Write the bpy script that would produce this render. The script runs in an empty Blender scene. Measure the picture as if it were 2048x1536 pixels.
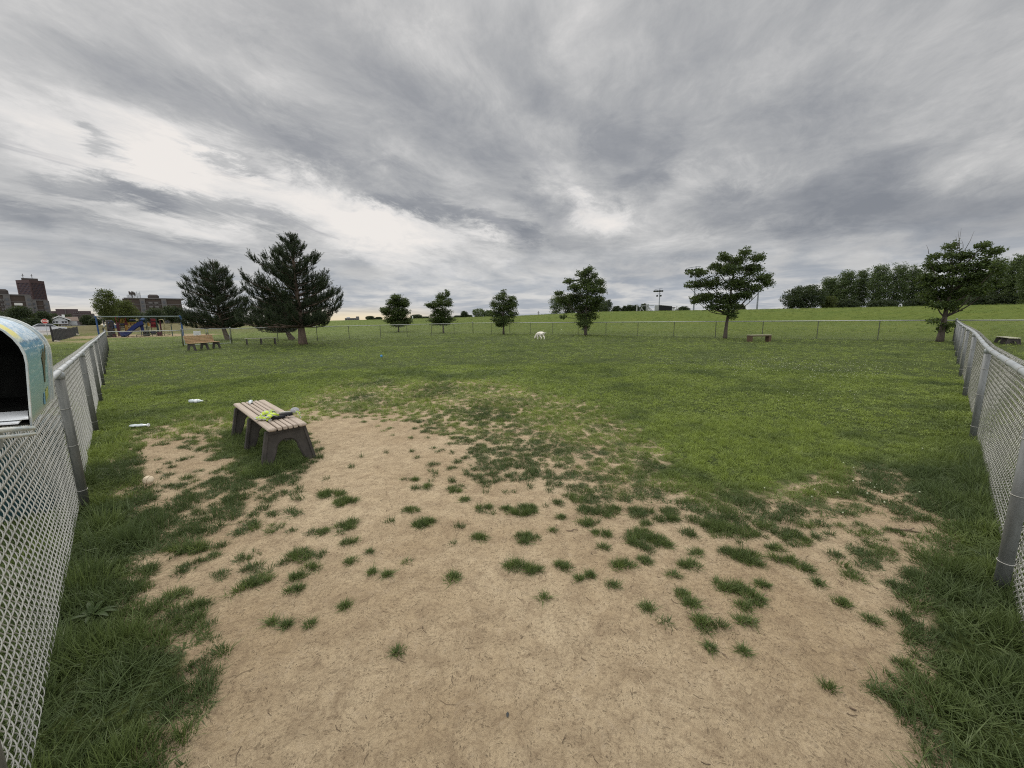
import bpy, math, random
import numpy as np
from mathutils import Matrix, Vector
PI = math.pi
R_ = math.radians
rnd = random.Random(7)
rng = np.random.default_rng(11)
scn = bpy.context.scene

# ------------------------------------------------------------------ camera
F = 790.0            # focal length in pixels of a 2048 wide picture
H = 1.58             # eye height
PITCH, ROLL = R_(9.35), R_(0.9)
fwd = np.array([0, math.cos(PITCH), -math.sin(PITCH)])
_right = np.array([1.0, 0, 0])
_up = np.cross(_right, fwd)
CR = _right * math.cos(ROLL) - _up * math.sin(ROLL)
CU = _up * math.cos(ROLL) + _right * math.sin(ROLL)
cd = bpy.data.cameras.new('camera')
cam = bpy.data.objects.new('camera', cd)
scn.collection.objects.link(cam)
cd.sensor_width = 36.0
cd.lens = F / 2048 * 36.0
cd.clip_start = 0.02
cd.clip_end = 12000
M = Matrix((tuple(CR), tuple(CU), tuple(-fwd))).transposed().to_4x4()
M.translation = Vector((0, 0, H))
cam.matrix_world = M
scn.camera = cam
scn.render.resolution_x, scn.render.resolution_y = 1024, 768
scn.cycles.filter_width = 1.1
scn.cycles.use_denoising = False

def ray(x, y):
    return fwd * F + CR * (x - 1024) - CU * (y - 768)
def gnd(x, y, z=0.0):
    d = ray(x, y); t = (z - H) / d[2]
    return np.array([d[0] * t, d[1] * t, z])
def at_r(x, r, y=640):
    """plan position at horizontal range r in the direction of column x"""
    d = ray(x, y); k = r / math.hypot(d[0], d[1])
    return np.array([d[0] * k, d[1] * k])
def z_at(x, y, r):
    """height seen in pixel x,y at horizontal range r"""
    d = ray(x, y); return H + d[2] * r / math.hypot(d[0], d[1])
def proj(X, Y, Z):
    P = np.stack([X, Y, np.asarray(Z) - H + 0 * X], -1)
    d = P @ fwd
    dd = np.where(np.abs(d) < 1e-3, 1e-3, d)
    return 1024 + F * (P @ CR) / dd, 768 - F * (P @ CU) / dd, d

# ------------------------------------------------------------------ light
scn.view_settings.view_transform = 'Standard'
scn.view_settings.look = 'None'
scn.view_settings.exposure = 0.0
scn.view_settings.gamma = 1.0
SUN_EL, SUN_AZ = 44.0, -28.0        # azimuth from +Y (the view), negative = left
sd = bpy.data.lights.new('sun', 'SUN')
sd.energy = 1.5
sd.angle = R_(24)
sd.color = (1.0, 0.94, 0.86)
so = bpy.data.objects.new('sun', sd)
scn.collection.objects.link(so)
sv = Vector((math.sin(R_(SUN_AZ)) * math.cos(R_(SUN_EL)), math.cos(R_(SUN_AZ)) * math.cos(R_(SUN_EL)), math.sin(R_(SUN_EL))))
so.rotation_euler = sv.to_track_quat('Z', 'Y').to_euler()
so.location = (0, 0, 30)

class NT:
    """tiny helper to write node graphs"""
    def __init__(s, tree): s.t = tree; s.n = tree.nodes; s.l = tree.links
    def node(s, typ, **kw):
        n = s.n.new(typ)
        for k, v in kw.items(): setattr(n, k, v)
        return n
    def put(s, sock, v):
        if v is None: return
        if isinstance(v, bpy.types.NodeSocket): s.l.new(v, sock)
        else:
            if isinstance(v, (tuple, list)) and len(v) == 3 and len(sock.default_value) == 4: v = (*v, 1)
            sock.default_value = v
    def m(s, op, a, b=None, c=None, clamp=False):
        n = s.node('ShaderNodeMath', operation=op, use_clamp=clamp)
        for i, v in enumerate((a, b, c)):
            if v is not None: s.put(n.inputs[i], v)
        return n.outputs[0]
    def vm(s, op, a, b=None, sc=None):
        n = s.node('ShaderNodeVectorMath', operation=op)
        s.put(n.inputs[0], a)
        if b is not None: s.put(n.inputs[1], b)
        if sc is not None: s.put(n.inputs['Scale'], sc)
        return n.outputs['Value'] if op in ('DOT_PRODUCT', 'LENGTH') else n.outputs[0]
    def noise(s, vec, scale=5, detail=2, rough=.5, dist=0, col=False, dims='3D'):
        n = s.node('ShaderNodeTexNoise', noise_dimensions=dims)
        if vec is not None: s.put(n.inputs['Vector'], vec)
        n.inputs['Scale'].default_value = scale; n.inputs['Detail'].default_value = detail
        n.inputs['Roughness'].default_value = rough; n.inputs['Distortion'].default_value = dist
        return n.outputs['Color' if col else 'Fac']
    def vor(s, vec, scale=5, feat='F1', rand=1, out='Distance'):
        n = s.node('ShaderNodeTexVoronoi', feature=feat)
        if vec is not None: s.put(n.inputs['Vector'], vec)
        n.inputs['Scale'].default_value = scale; n.inputs['Randomness'].default_value = rand
        return n.outputs[out]
    def mr(s, v, a, b, c=0., d=1., smooth=False, clamp=True):
        n = s.node('ShaderNodeMapRange', interpolation_type='SMOOTHSTEP' if smooth else 'LINEAR')
        n.clamp = clamp
        for i, q in enumerate((v, a, b, c, d)): s.put(n.inputs[i], q)
        return n.outputs[0]
    def mix(s, f, a, b, blend='MIX'):
        n = s.node('ShaderNodeMix', data_type='RGBA', blend_type=blend)
        s.put(n.inputs[0], f); s.put(n.inputs[6], a); s.put(n.inputs[7], b)
        return n.outputs[2]
    def xyz(s, v):
        n = s.node('ShaderNodeSeparateXYZ'); s.put(n.inputs[0], v); return n.outputs
    def comb(s, x, y, z=0.):
        n = s.node('ShaderNodeCombineXYZ')
        for i, v in enumerate((x, y, z)): s.put(n.inputs[i], v)
        return n.outputs[0]
    def bump(s, h, strength=.5, dist=.01, normal=None):
        n = s.node('ShaderNodeBump'); n.inputs['Strength'].default_value = strength
        n.inputs['Distance'].default_value = dist; s.put(n.inputs['Height'], h)
        if normal is not None: s.put(n.inputs['Normal'], normal)
        return n.outputs[0]

# ------------------------------------------------------------------ overcast sky
def build_world():
    w = bpy.data.worlds.new('World'); scn.world = w; w.use_nodes = True
    w.node_tree.nodes.clear()
    g = NT(w.node_tree)
    out = g.node('ShaderNodeOutputWorld'); bg = g.node('ShaderNodeBackground')
    g.l.new(bg.outputs[0], out.inputs[0])
    sky = g.node('ShaderNodeTexSky', sky_type='NISHITA')
    sky.sun_disc = False
    sky.sun_elevation = R_(SUN_EL); sky.sun_rotation = R_(SUN_AZ)
    d = g.node('ShaderNodeTexCoord').outputs['Generated']
    x, y, z = g.xyz(d)
    zc = g.m('ADD', g.m('MAXIMUM', z, 0.0), 0.13)
    u0 = g.m('DIVIDE', g.m('ADD', g.m('MULTIPLY', x, .386), g.m('MULTIPLY', y, .922)), zc)
    v0 = g.m('DIVIDE', g.m('SUBTRACT', g.m('MULTIPLY', x, .922), g.m('MULTIPLY', y, .386)), zc)
    def dirv(px, py):
        r = ray(px, py); r = r / np.linalg.norm(r); return tuple(r)
    def lobe(px, py, width, amp):
        # smooth patch of brighter or darker cloud around one direction, width in degrees
        dp = g.vm('DOT_PRODUCT', d, dirv(px, py))
        return g.m('MULTIPLY', g.m('EXPONENT', g.m('MULTIPLY', g.m('SUBTRACT', dp, 1.0), 1.0 / (1 - math.cos(R_(width))))), amp)
    wp = g.noise(g.comb(g.m('MULTIPLY', u0, .5), g.m('MULTIPLY', v0, .5), 11.0), 1.0, 4, .55, 0, True)
    wx, wy, wz = g.xyz(wp)
    u0 = g.m('ADD', u0, g.m('MULTIPLY', g.m('SUBTRACT', wx, .5), 1.1)); v0 = g.m('ADD', v0, g.m('MULTIPLY', g.m('SUBTRACT', wy, .5), .7))
    # broad bands
    b1 = g.noise(g.comb(g.m('MULTIPLY', u0, .40), g.m('MULTIPLY', v0, .66), 3.1), 1.0, 7, .52, .35)
    b2 = g.noise(g.comb(g.m('MULTIPLY', u0, 1.1), g.m('MULTIPLY', v0, 1.55), 8.4), 1.0, 8, .58, .5)
    b3 = g.noise(g.comb(g.m('MULTIPLY', u0, 1.7), g.m('MULTIPLY', v0, 2.3), 1.7), 1.0, 7, .6, .4)
    b4 = g.noise(g.comb(g.m('MULTIPLY', u0, 2.8), g.m('MULTIPLY', v0, 3.4), 6.6), 1.0, 9, .68, .2)
    L = g.m('ADD', g.mr(b1, .28, .72, -.5, .5, clamp=False), g.mr(b2, .3, .7, -.3, .3, clamp=False))
    L = g.m('ADD', L, g.m('MULTIPLY', g.mr(b3, .3, .7, -.42, .42, clamp=False), g.mr(z, .03, .45, 1.0, .4)))
    L = g.m('ADD', L, g.m('MULTIPLY', g.mr(b4, .3, .7, -.42, .42, clamp=False), g.mr(z, .06, .3, .6, 1.0)))
    # the deck's own banks and rifts, each a soft stroke between two directions, frayed by the noise
    fr = g.vm('SCALE', g.vm('SUBTRACT', g.noise(g.comb(g.m('MULTIPLY', u0, 1.5), g.m('MULTIPLY', v0, 2.1), 4.0), 1.0, 8, .70, .3, True), (.5, .5, .5)), sc=.20)
    fr = g.vm('MULTIPLY', fr, g.comb(g.mr(z, 0, .35, .35, 1.), g.mr(z, 0, .35, .35, 1.), g.mr(z, 0, .35, .35, 1.)))
    dw = g.vm('ADD', d, fr)
    def stroke(x0, y0, x1, y1, w, amp):
        A = np.array(dirv(x0, y0)); B = np.array(dirv(x1, y1)); n = np.cross(A, B); n /= np.linalg.norm(n)
        M_ = (A + B) / 2; t = B - A; hl = np.linalg.norm(t) / 2; t /= hl * 2
        ww = math.radians(w)
        c = g.m('DIVIDE', g.vm('DOT_PRODUCT', dw, tuple(n)), ww)
        l = g.m('SUBTRACT', g.vm('DOT_PRODUCT', dw, tuple(t)), float(M_ @ t))
        l = g.m('MAXIMUM', g.m('SUBTRACT', g.m('ABSOLUTE', l), float(hl * .75)), 0.0)
        l = g.m('DIVIDE', l, float(max(hl * .45, ww)))
        ee = g.m('ADD', g.m('MULTIPLY', c, c), g.m('MULTIPLY', l, l))
        return g.m('MULTIPLY', g.m('EXPONENT', g.m('MULTIPLY', ee, -1.0)), amp)
    big = 0.0
    for a in ((200, 130, 640, 300, 3.6, -.38), (520, 280, 880, 385, 2.2, -.55), (520, 30, 1010, 330, 4.2, -.36), (100, 0, 600, 190, 2.4, .26), (780, 40, 1130, 290, 2.6, .40),
              (0, 260, 420, 330, 3.8, .45), (300, 330, 760, 430, 3.2, .62), (0, 385, 500, 470, 2.8, .55), (700, 450, 1010, 500, 2.6, .65), (560, 420, 900, 560, 4.0, .35),
              (185, 272, 270, 318, .7, -.7), (375, 300, 525, 350, .8, -.75), (70, 366, 330, 405, 1.0, -.85), (250, 395, 570, 448, 1.0, -.8), (20, 415, 480, 515, .9, -.6),
              (740, 395, 1070, 472, 1.1, -.95), (0, 430, 90, 455, 1.0, -.6), (0, 150, 300, 250, 3.0, -.12), (0, 500, 420, 560, 2.2, -.35),
              (1150, 425, 1260, 445, 2.0, .95), (1040, 380, 1120, 420, 1.6, -.5), (1180, 330, 1330, 345, 2.0, -.35), (1330, 385, 1530, 345, 1.4, .40), (1400, 425, 1800, 380, 3.4, -.60), (1300, 200, 1960, 340, 7, -.26),
              (1840, 345, 2048, 325, 1.6, .30), (1290, 480, 1560, 490, 2.4, .38), (1560, 440, 2040, 420, 2.0, -.32), (1230, 562, 1370, 552, 1.4, -.6), (1650, 510, 1800, 480, 2.0, .3),
              (1150, 60, 1500, 90, 6, .22), (700, 520, 740, 545, 1.3, -.5), (900, 560, 1300, 570, 1.6, .25), (1500, 20, 2048, 60, 6, .10), (900, 150, 1350, 290, 3.4, -.32), (1500, 150, 1800, 120, 3, .18)):
        t = stroke(*a); big = t if big == 0.0 else g.m('ADD', big, t)
    T = g.m('ADD', g.m('MULTIPLY', L, .72), g.m('MULTIPLY', big, .95))
    T = g.m('SUBTRACT', T, g.mr(x, -.2, .7, -.12, .10))
    ramp = g.node('ShaderNodeValToRGB')
    g.put(ramp.inputs[0], g.mr(T, -1.0, 1.08, 0., 1.))
    el = ramp.color_ramp.elements
    el[0].position = 0; el[0].color = (.23, .243, .27, 1)
    el[1].position = 1; el[1].color = (.86, .82, .78, 1)
    for p, c in ((.25, (.315, .325, .345)), (.45, (.425, .43, .437)), (.62, (.55, .548, .545)), (.8, (.73, .715, .70))):
        e = el.new(p); e.color = (*c, 1)
    col = ramp.outputs[0]
    # small torn scud clouds under the bright band
    s1 = g.noise(g.comb(g.m('MULTIPLY', u0, .55), g.m('MULTIPLY', v0, 2.6), 5.2), 1.0, 9, .62, .6)
    sm = g.m('MULTIPLY', g.mr(s1, .56, .68, 0., 1., smooth=True), g.mr(z, .09, .2, 0., 1.))
    sm = g.m('MULTIPLY', sm, g.m('MULTIPLY', g.mr(z, .3, .42, 1., 0.), g.mr(x, -.1, .35, .75, 0.)))
    col = g.mix(sm, col, (.36, .365, .39))
    # lumpy rows near the horizon
    zl = g.m('ADD', g.m('MAXIMUM', z, 0.0), 0.02)
    az = g.m('ARCTAN2', x, y)
    c1 = g.noise(g.comb(g.m('MULTIPLY', az, 9.0), g.m('MULTIPLY', g.m('LOGARITHM', zl, 2.7183), 3.6), 2.0), 1.0, 8, .58, .35)
    hz = g.mix(g.mr(c1, .36, .66, 0., 1., smooth=True), (.36, .40, .465), (.68, .675, .67))
    col = g.mix(g.mr(z, .03, .19, .8, 0., smooth=True), col, hz)
    # clear yellow strip where the deck ends, low on the left
    gl = g.m('MULTIPLY', g.mr(z, .0, .042, 1., 0., smooth=True), g.m('MAXIMUM', g.mr(g.m('ABSOLUTE', g.m('SUBTRACT', az, -.36)), .04, .30, 1., 0., smooth=True), g.m('MULTIPLY', g.mr(g.m('ABSOLUTE', g.m('SUBTRACT', az, -.86)), .03, .12, 1., 0., smooth=True), 1.)))
    col = g.mix(g.m('MULTIPLY', gl, .8), col, (.95, .78, .5))
    # unseen sky overhead and behind the eye, brightened to lift the ground light
    top = g.m('MULTIPLY', g.mr(z, .55, .82, 0., 1., smooth=True), 1.0)
    back = g.mr(y, .15, -.3, 0., 1., smooth=True)
    up = g.m('MAXIMUM', top, back)
    col = g.mix(g.m('MULTIPLY', up, 1.0), col, (1.42, 1.43, 1.46))
    col = g.vm('SCALE', col, sc=10.0)
    res = g.mix(.97, sky.outputs[0], col)
    # below the horizon
    res = g.mix(g.mr(z, -.02, 0., 1., 0.), res, (1.2, 1.2, 1.0))
    g.l.new(res, bg.inputs[0]); bg.inputs[1].default_value = 0.1
build_world()

# ------------------------------------------------------------------ helpers
COL = scn.collection
def link(o, parent=None):
    COL.objects.link(o)
    if parent is not None: o.parent = parent
    return o
def tag(o, label=None, cat=None, group=None, kind=None):
    if label: o['label'] = label
    if cat: o['category'] = cat
    if group: o['group'] = group
    if kind: o['kind'] = kind
    return o
def thing(name, label, cat, loc=(0, 0, 0), rz=0.0, group=None):
    o = bpy.data.objects.new(name, None); o.empty_display_size = .2
    o.location = loc; o.rotation_euler = (0, 0, rz)
    link(o); return tag(o, label, cat, group)
def np_mesh(name, V, faces_by_n, mat=None, smooth=False):
    """V (n,3); faces_by_n list of int arrays (k,3) or (k,4)"""
    me = bpy.data.meshes.new(name)
    V = np.asarray(V, np.float32)
    me.vertices.add(len(V)); me.vertices.foreach_set('co', V.ravel())
    loops = np.concatenate([f.ravel() for f in faces_by_n]).astype(np.int32)
    tot = np.concatenate([np.full(len(f), f.shape[1], np.int32) for f in faces_by_n])
    st = np.concatenate([[0], np.cumsum(tot)[:-1]]).astype(np.int32)
    me.loops.add(len(loops)); me.loops.foreach_set('vertex_index', loops)
    me.polygons.add(len(tot)); me.polygons.foreach_set('loop_start', st); me.polygons.foreach_set('loop_total', tot)
    if smooth: me.polygons.foreach_set('use_smooth', np.ones(len(tot), bool))
    me.update(calc_edges=True)
    if mat: me.materials.append(mat)
    return me

class MB:
    def __init__(s): s.v = []; s.f = []; s.mi = []; s.cur = 0
    def add(s, V, Fs):
        o = len(s.v); s.v += [tuple(map(float, p)) for p in V]; s.f += [tuple(i + o for i in f) for f in Fs]
        s.mi += [s.cur] * len(Fs)
        return s
    def box(s, c, d, rz=0.0, M3=None, bev=0.0):
        hx, hy, hz = d[0] / 2, d[1] / 2, d[2] / 2
        if bev > 0:
            b = min(bev, hx * .9, hy * .9, hz * .9)
            pts = []; idx = {}
            def P(sx, sy, sz, ax):
                q = [sx * (hx - b), sy * (hy - b), sz * (hz - b)]
                q[ax] = (sx, sy, sz)[ax] * (hx, hy, hz)[ax]
                idx[(sx, sy, sz, ax)] = len(pts); pts.append(q)
            S = (-1, 1)
            for a in S:
                for bb in S:
                    for cc in S:
                        for ax in range(3): P(a, bb, cc, ax)
            Fs = []
            for ax in range(3):
                o1, o2 = [(1, 2), (2, 0), (0, 1)][ax]
                for sg in S:
                    q = []
                    for (p, r) in ((-1, -1), (1, -1), (1, 1), (-1, 1)):
                        k = [0, 0, 0]; k[ax] = sg; k[o1] = p; k[o2] = r; q.append(idx[(*k, ax)])
                    Fs.append(q if sg > 0 else q[::-1])
            for ax in range(3):   # edges along ax
                o1, o2 = [(1, 2), (2, 0), (0, 1)][ax]
                for p in S:
                    for r in S:
                        q = []
                        for (e, w) in ((-1, o1), (1, o1), (1, o2), (-1, o2)):
                            k = [0, 0, 0]; k[ax] = e; k[o1] = p; k[o2] = r; q.append(idx[(*k, w)])
                        Fs.append(q if p * r < 0 else q[::-1])
            for a in S:
                for bb in S:
                    for cc in S:
                        q = [idx[(a, bb, cc, 0)], idx[(a, bb, cc, 1)], idx[(a, bb, cc, 2)]]
                        Fs.append(q if a * bb * cc > 0 else q[::-1])
        else:
            pts = [(sx * hx, sy * hy, sz * hz) for sz in (-1, 1) for sy in (-1, 1) for sx in (-1, 1)]
            Fs = [(0, 2, 3, 1), (4, 5, 7, 6), (0, 1, 5, 4), (2, 6, 7, 3), (0, 4, 6, 2), (1, 3, 7, 5)]
        if M3 is None: M3 = Matrix.Rotation(rz, 3, 'Z')
        V = [M3 @ Vector(p) + Vector(c) for p in pts]
        return s.add(V, Fs)
    def tube(s, path, rad, n=8, caps=True, squash=1.0):
        path = [Vector(p) for p in path]; k = len(path)
        if not isinstance(rad, (list, tuple)): rad = [rad] * k
        T0 = (path[1] - path[0]).normalized()
        a = Vector((0, 0, 1)) if abs(T0.z) < .9 else Vector((1, 0, 0))
        N = T0.cross(a).normalized(); V = []
        for i in range(k):
            t = (path[min(i + 1, k - 1)] - path[max(i - 1, 0)])
            t = t.normalized() if t.length > 1e-9 else T0
            N = (N - t * N.dot(t)).normalized(); B = t.cross(N)
            for j in range(n):
                an = 2 * PI * j / n
                V.append(path[i] + (N * math.cos(an) + B * math.sin(an) * squash) * rad[i])
        Fs = [(i * n + j, i * n + (j + 1) % n, (i + 1) * n + (j + 1) % n, (i + 1) * n + j) for i in range(k - 1) for j in range(n)]
        if caps: Fs += [tuple(range(n))[::-1], tuple((k - 1) * n + j for j in range(n))]
        return s.add(V, Fs)
    def lathe(s, prof, n=16, c=(0, 0, 0), M3=None):
        V = []
        for r, z in prof:
            for j in range(n):
                p = Vector((r * math.cos(2 * PI * j / n), r * math.sin(2 * PI * j / n), z))
                if M3 is not None: p = M3 @ p
                V.append(p + Vector(c))
        k = len(prof)
        Fs = [(i * n + j, i * n + (j + 1) % n, (i + 1) * n + (j + 1) % n, (i + 1) * n + j) for i in range(k - 1) for j in range(n)]
        Fs += [tuple(range(n))[::-1], tuple((k - 1) * n + j for j in range(n))]
        return s.add(V, Fs)
    def prism(s, poly, a, b, M3=None, c=(0, 0, 0)):
        """polygon in local XZ extruded along Y from a to b"""
        n = len(poly); V = [(x, a, z) for x, z in poly] + [(x, b, z) for x, z in poly]
        Fs = [tuple(range(n)), tuple(range(2 * n - 1, n - 1, -1))] + [(i, i + n, (i + 1) % n + n, (i + 1) % n) for i in range(n)]
        if M3 is None: M3 = Matrix.Identity(3)
        return s.add([M3 @ Vector(p) + Vector(c) for p in V], Fs)
    def mesh(s, name, mats=None, smooth=False):
        me = bpy.data.meshes.new(name); me.from_pydata(s.v, [], s.f)
        if mats is not None:
            for m in (mats if isinstance(mats, (list, tuple)) else [mats]): me.materials.append(m)
            me.polygons.foreach_set('material_index', s.mi)
        if smooth: me.polygons.foreach_set('use_smooth', [True] * len(me.polygons))
        me.update(); return me
    def build(s, name, mats, parent=None, loc=(0, 0, 0), rz=0.0, smooth=False):
        o = bpy.data.objects.new(name, s.mesh(name, mats, smooth))
        o.location = loc; o.rotation_euler = (0, 0, rz)
        return link(o, parent)
def mobj(name, me, parent=None, loc=(0, 0, 0), rot=(0, 0, 0)):
    o = bpy.data.objects.new(name, me); o.location = loc; o.rotation_euler = rot
    return link(o, parent)

def material(name, col, rough=.7, metal=0., var=0.0, vscale=8., bump=0.0, bscale=40., bdist=.004, spec=.3, stretch=None, col2=None, coords='Object', transl=0.0):
    m = bpy.data.materials.new(name); m.use_nodes = True
    g = NT(m.node_tree); p = m.node_tree.nodes['Principled BSDF']
    p.inputs['Roughness'].default_value = rough; p.inputs['Metallic'].default_value = metal
    p.inputs['Specular IOR Level'].default_value = spec
    tc = g.node('ShaderNodeTexCoord').outputs[coords]
    if stretch: tc = g.vm('MULTIPLY', tc, stretch)
    c2 = col2 if col2 else tuple(c * (1 - var) for c in col)
    if var > 0 or col2:
        f = g.mr(g.noise(tc, vscale, 5, .6), .32, .68)
        g.put(p.inputs['Base Color'], g.mix(f, col, c2))
    else: p.inputs['Base Color'].default_value = (*col, 1)
    if bump > 0: g.put(p.inputs['Normal'], g.bump(g.noise(tc, bscale, 6, .6), bump, bdist))
    return m

def leaf_mat(name, c1, c2, c3, attr=None, transl=.35, rough=.55, obj_rand=False, wscale=1.2):
    m = bpy.data.materials.new(name); m.use_nodes = True
    g = NT(m.node_tree); n = m.node_tree.nodes
    out = n['Material Output']; p = n['Principled BSDF']
    p.inputs['Roughness'].default_value = rough; p.inputs['Specular IOR Level'].default_value = .25
    geo = g.node('ShaderNodeNewGeometry')
    f = g.mr(g.noise(geo.outputs['Position'], wscale, 3, .6), .35, .65)
    c = g.mix(f, c1, c2)
    c = g.mix(g.mr(geo.outputs['Random Per Island'], .55, 1., 0., .8), c, c3)
    g.put(p.inputs['Base Color'], c)
    tr = g.node('ShaderNodeBsdfTranslucent'); g.put(tr.inputs[0], g.mix(.5, c, (.16, .22, .03)))
    ms = g.node('ShaderNodeMixShader'); ms.inputs[0].default_value = transl
    g.l.new(p.outputs[0], ms.inputs[1]); g.l.new(tr.outputs[0], ms.inputs[2]); g.l.new(ms.outputs[0], out.inputs[0])
    return m

def sstep(t): t = np.clip(t, 0, 1); return t * t * (3 - 2 * t)
def _hash(ix, iy, s):
    n = (ix.astype(np.int64) * 374761393 + iy.astype(np.int64) * 668265263 + s * 2147483647) & 0xffffffff
    n = ((n ^ (n >> 13)) * 1274126177) & 0xffffffff
    return ((n ^ (n >> 16)) & 0xffffff) / float(0xffffff)
def vnoise(x, y, s=0):
    ix = np.floor(x); iy = np.floor(y); fx = x - ix; fy = y - iy
    fx = fx * fx * (3 - 2 * fx); fy = fy * fy * (3 - 2 * fy)
    a = _hash(ix, iy, s); b = _hash(ix + 1, iy, s); c = _hash(ix, iy + 1, s); d = _hash(ix + 1, iy + 1, s)
    return (a * (1 - fx) + b * fx) * (1 - fy) + (c * (1 - fx) + d * fx) * fy
def fbm(x, y, sc, s=0, oc=3, gain=.5):
    v = 0; a = 1; t = 0
    for o in range(oc):
        v = v + a * vnoise(x / sc * 2 ** o + 17.3 * o, y / sc * 2 ** o - 9.1 * o, s + o); t += a; a *= gain
    return v / t

# ------------------------------------------------------------------ terrain
NC = np.array([-.004, -.511]); LC = np.array([-24.8, 24.385]); FC = np.array([-4.3, 44.9]); RC = np.array([25.5, 22.83])
_px = np.array([-600, 0, 170, 340, 560, 700, 850, 1040, 1200, 1500, 1700, 2048, 3000.])
_up_ = np.array([0, 0, 0, 2.5, 2.2, 2.6, 3.6, 6.0, 11.3, 11.0, 11.6, 12.6, 13.])
_rc = np.array([150, 150, 150, 150, 140, 105, 92, 84, 78, 76, 74, 72, 70.])
_r0 = np.array([70, 70, 70, 75, 75, 56, 52, 47, 42, 38, 38, 36, 36.])
_az = np.arctan((_px - 1024) / F)
_caz = np.cos(_az)
_hc = H + _up_ / F * _rc * _caz
def GZ(x, y):
    x = np.asarray(x, float); y = np.asarray(y, float)
    az = np.arctan2(x, y); r = np.hypot(x, y)
    base = -0.09 * sstep((x - 7) / 12) * sstep((y + 5) / 20) + .1 * np.exp(-((x + 21) ** 2 + (y - 28.5) ** 2) / 18)
    base = base + .025 * (fbm(x, y, 2.6, 5, 2) - .5) * sstep((r - 1) / 2)
    hc = np.interp(az, _az, _hc); rc = np.interp(az, _az, _rc); r0 = np.interp(az, _az, _r0)
    w = sstep((np.cos(az) + .15) / .5)
    z = base + (hc - base) * sstep((r - r0) / (rc - r0)) * w
    z = z - np.clip(r - rc, 0, 900) * .0055 * w
    return z
def gz(x, y): return float(GZ(np.array([x]), np.array([y]))[0])
def on_ground(px, py):
    """point where the sight line of a pixel meets the terrain"""
    z = 0.0
    for _ in range(12):
        p = gnd(px, py, z); z = .5 * z + .5 * gz(p[0], p[1])
    return np.array([p[0], p[1], gz(p[0], p[1])])
def on_line(px, py, c, a=1.004):
    d = ray(px, py); t = c / (a * d[0] + d[1]); return d * t + [0, 0, H]

# cover of grass traced by eye on the ground (rows of picture height, columns of picture width)
_rows = {
 700: [(0, 1), (2048, 1)],
 755: [(0, 1), (650, 1), (720, .96), (1000, .96), (1080, 1), (2048, 1)],
 785: [(0, 1), (600, 1), (690, .82), (800, .88), (920, .76), (1000, .86), (1100, .95), (1180, 1), (2048, 1)],
 815: [(0, 1), (540, 1), (620, .85), (700, .72), (800, .7), (900, .74), (1000, .78), (1100, .86), (1200, .93), (1280, 1), (2048, 1)],
 850: [(180, 1), (300, 1), (350, .92), (430, .55), (500, .85), (600, .35), (640, .1), (700, .04), (800, .2), (860, .5), (950, .62), (1050, .78), (1150, .85), (1250, .92), (1340, 1), (2048, 1)],
 880: [(180, 1), (250, .95), (300, .4), (380, .4), (430, .6), (500, .95), (600, .8), (630, .05), (780, .03), (850, .15), (900, .45), (1000, .65), (1100, .78), (1200, .88), (1300, .95), (1400, 1), (2048, 1)],
 915: [(180, 1), (240, .85), (300, .15), (370, .25), (430, .5), (470, .95), (600, .9), (650, .02), (790, .05), (850, .2), (930, .35), (970, .62), (1080, .75), (1180, .85), (1300, .88), (1400, 1), (1700, 1), (2048, 1)],
 950: [(180, 1), (260, .75), (310, .2), (380, .25), (450, .5), (500, .9), (560, .9), (610, .15), (700, .03), (800, .03), (880, .2), (970, .5), (1060, .75), (1130, .88), (1250, .9), (1350, .98), (1600, .98), (1700, .85), (1760, .85), (1850, 1), (2048, 1)],
 1000: [(180, 1), (270, .9), (340, .55), (420, .75), (500, .7), (560, .3), (640, .2), (700, .03), (900, .04), (960, .1), (1080, .15), (1140, .5), (1220, .8), (1320, .78), (1450, .95), (1560, .9), (1640, .7), (1740, .6), (1850, .95), (2048, 1)],
 1050: [(180, 1), (270, .97), (330, .7), (420, .4), (480, .6), (540, .6), (600, .15), (700, .05), (1100, .05), (1180, .15), (1300, .2), (1360, .35), (1450, .65), (1560, .6), (1640, .55), (1700, .45), (1800, .2), (1860, .45), (1920, 1), (2048, 1)],
 1100: [(160, 1), (270, 1), (330, .8), (400, .65), (450, .1), (540, .25), (600, .2), (680, .03), (1400, .04), (1500, .1), (1640, .06), (1700, .5), (1780, .75), (1860, .5), (1920, 1), (2048, 1)],
 1150: [(150, 1), (260, .98), (300, .35), (400, .15), (470, .4), (520, .4), (600, .1), (680, .02), (1640, .03), (1700, .6), (1800, .75), (1880, .95), (1950, 1), (2048, 1)],
 1200: [(140, 1), (240, .98), (290, .4), (360, .45), (440, .1), (560, .02), (1640, .02), (1740, .1), (1800, .5), (1850, .9), (1930, 1), (2048, 1)],
 1250: [(130, 1), (250, 1), (310, .6), (400, .7), (450, .2), (500, .0), (1700, .0), (1790, .3), (1830, .85), (1900, 1), (2048, 1)],
 1310: [(120, 1), (300, 1), (400, .9), (445, .6), (480, .0), (1740, .0), (1820, .5), (1870, .97), (2048, 1)],
 1380: [(110, 1), (320, 1), (410, .85), (450, .05), (480, .0), (1700, .0), (1760, .5), (1830, .8), (1900, 1), (2048, 1)],
 1460: [(100, 1), (300, .97), (370, .6), (430, .0), (1760, .0), (1810, .6), (1880, 1), (2048, 1)],
 1536: [(90, 1), (290, .9), (380, .1), (420, .0), (1790, .0), (1850, .6), (1920, 1), (2048, 1)],
}
_ry = np.array(sorted(_rows)); _gx = np.arange(0, 2049, 8)
_D = np.stack([np.interp(_gx, [p[0] for p in _rows[k]], [p[1] for p in _rows[k]]) for k in _ry])
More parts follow.
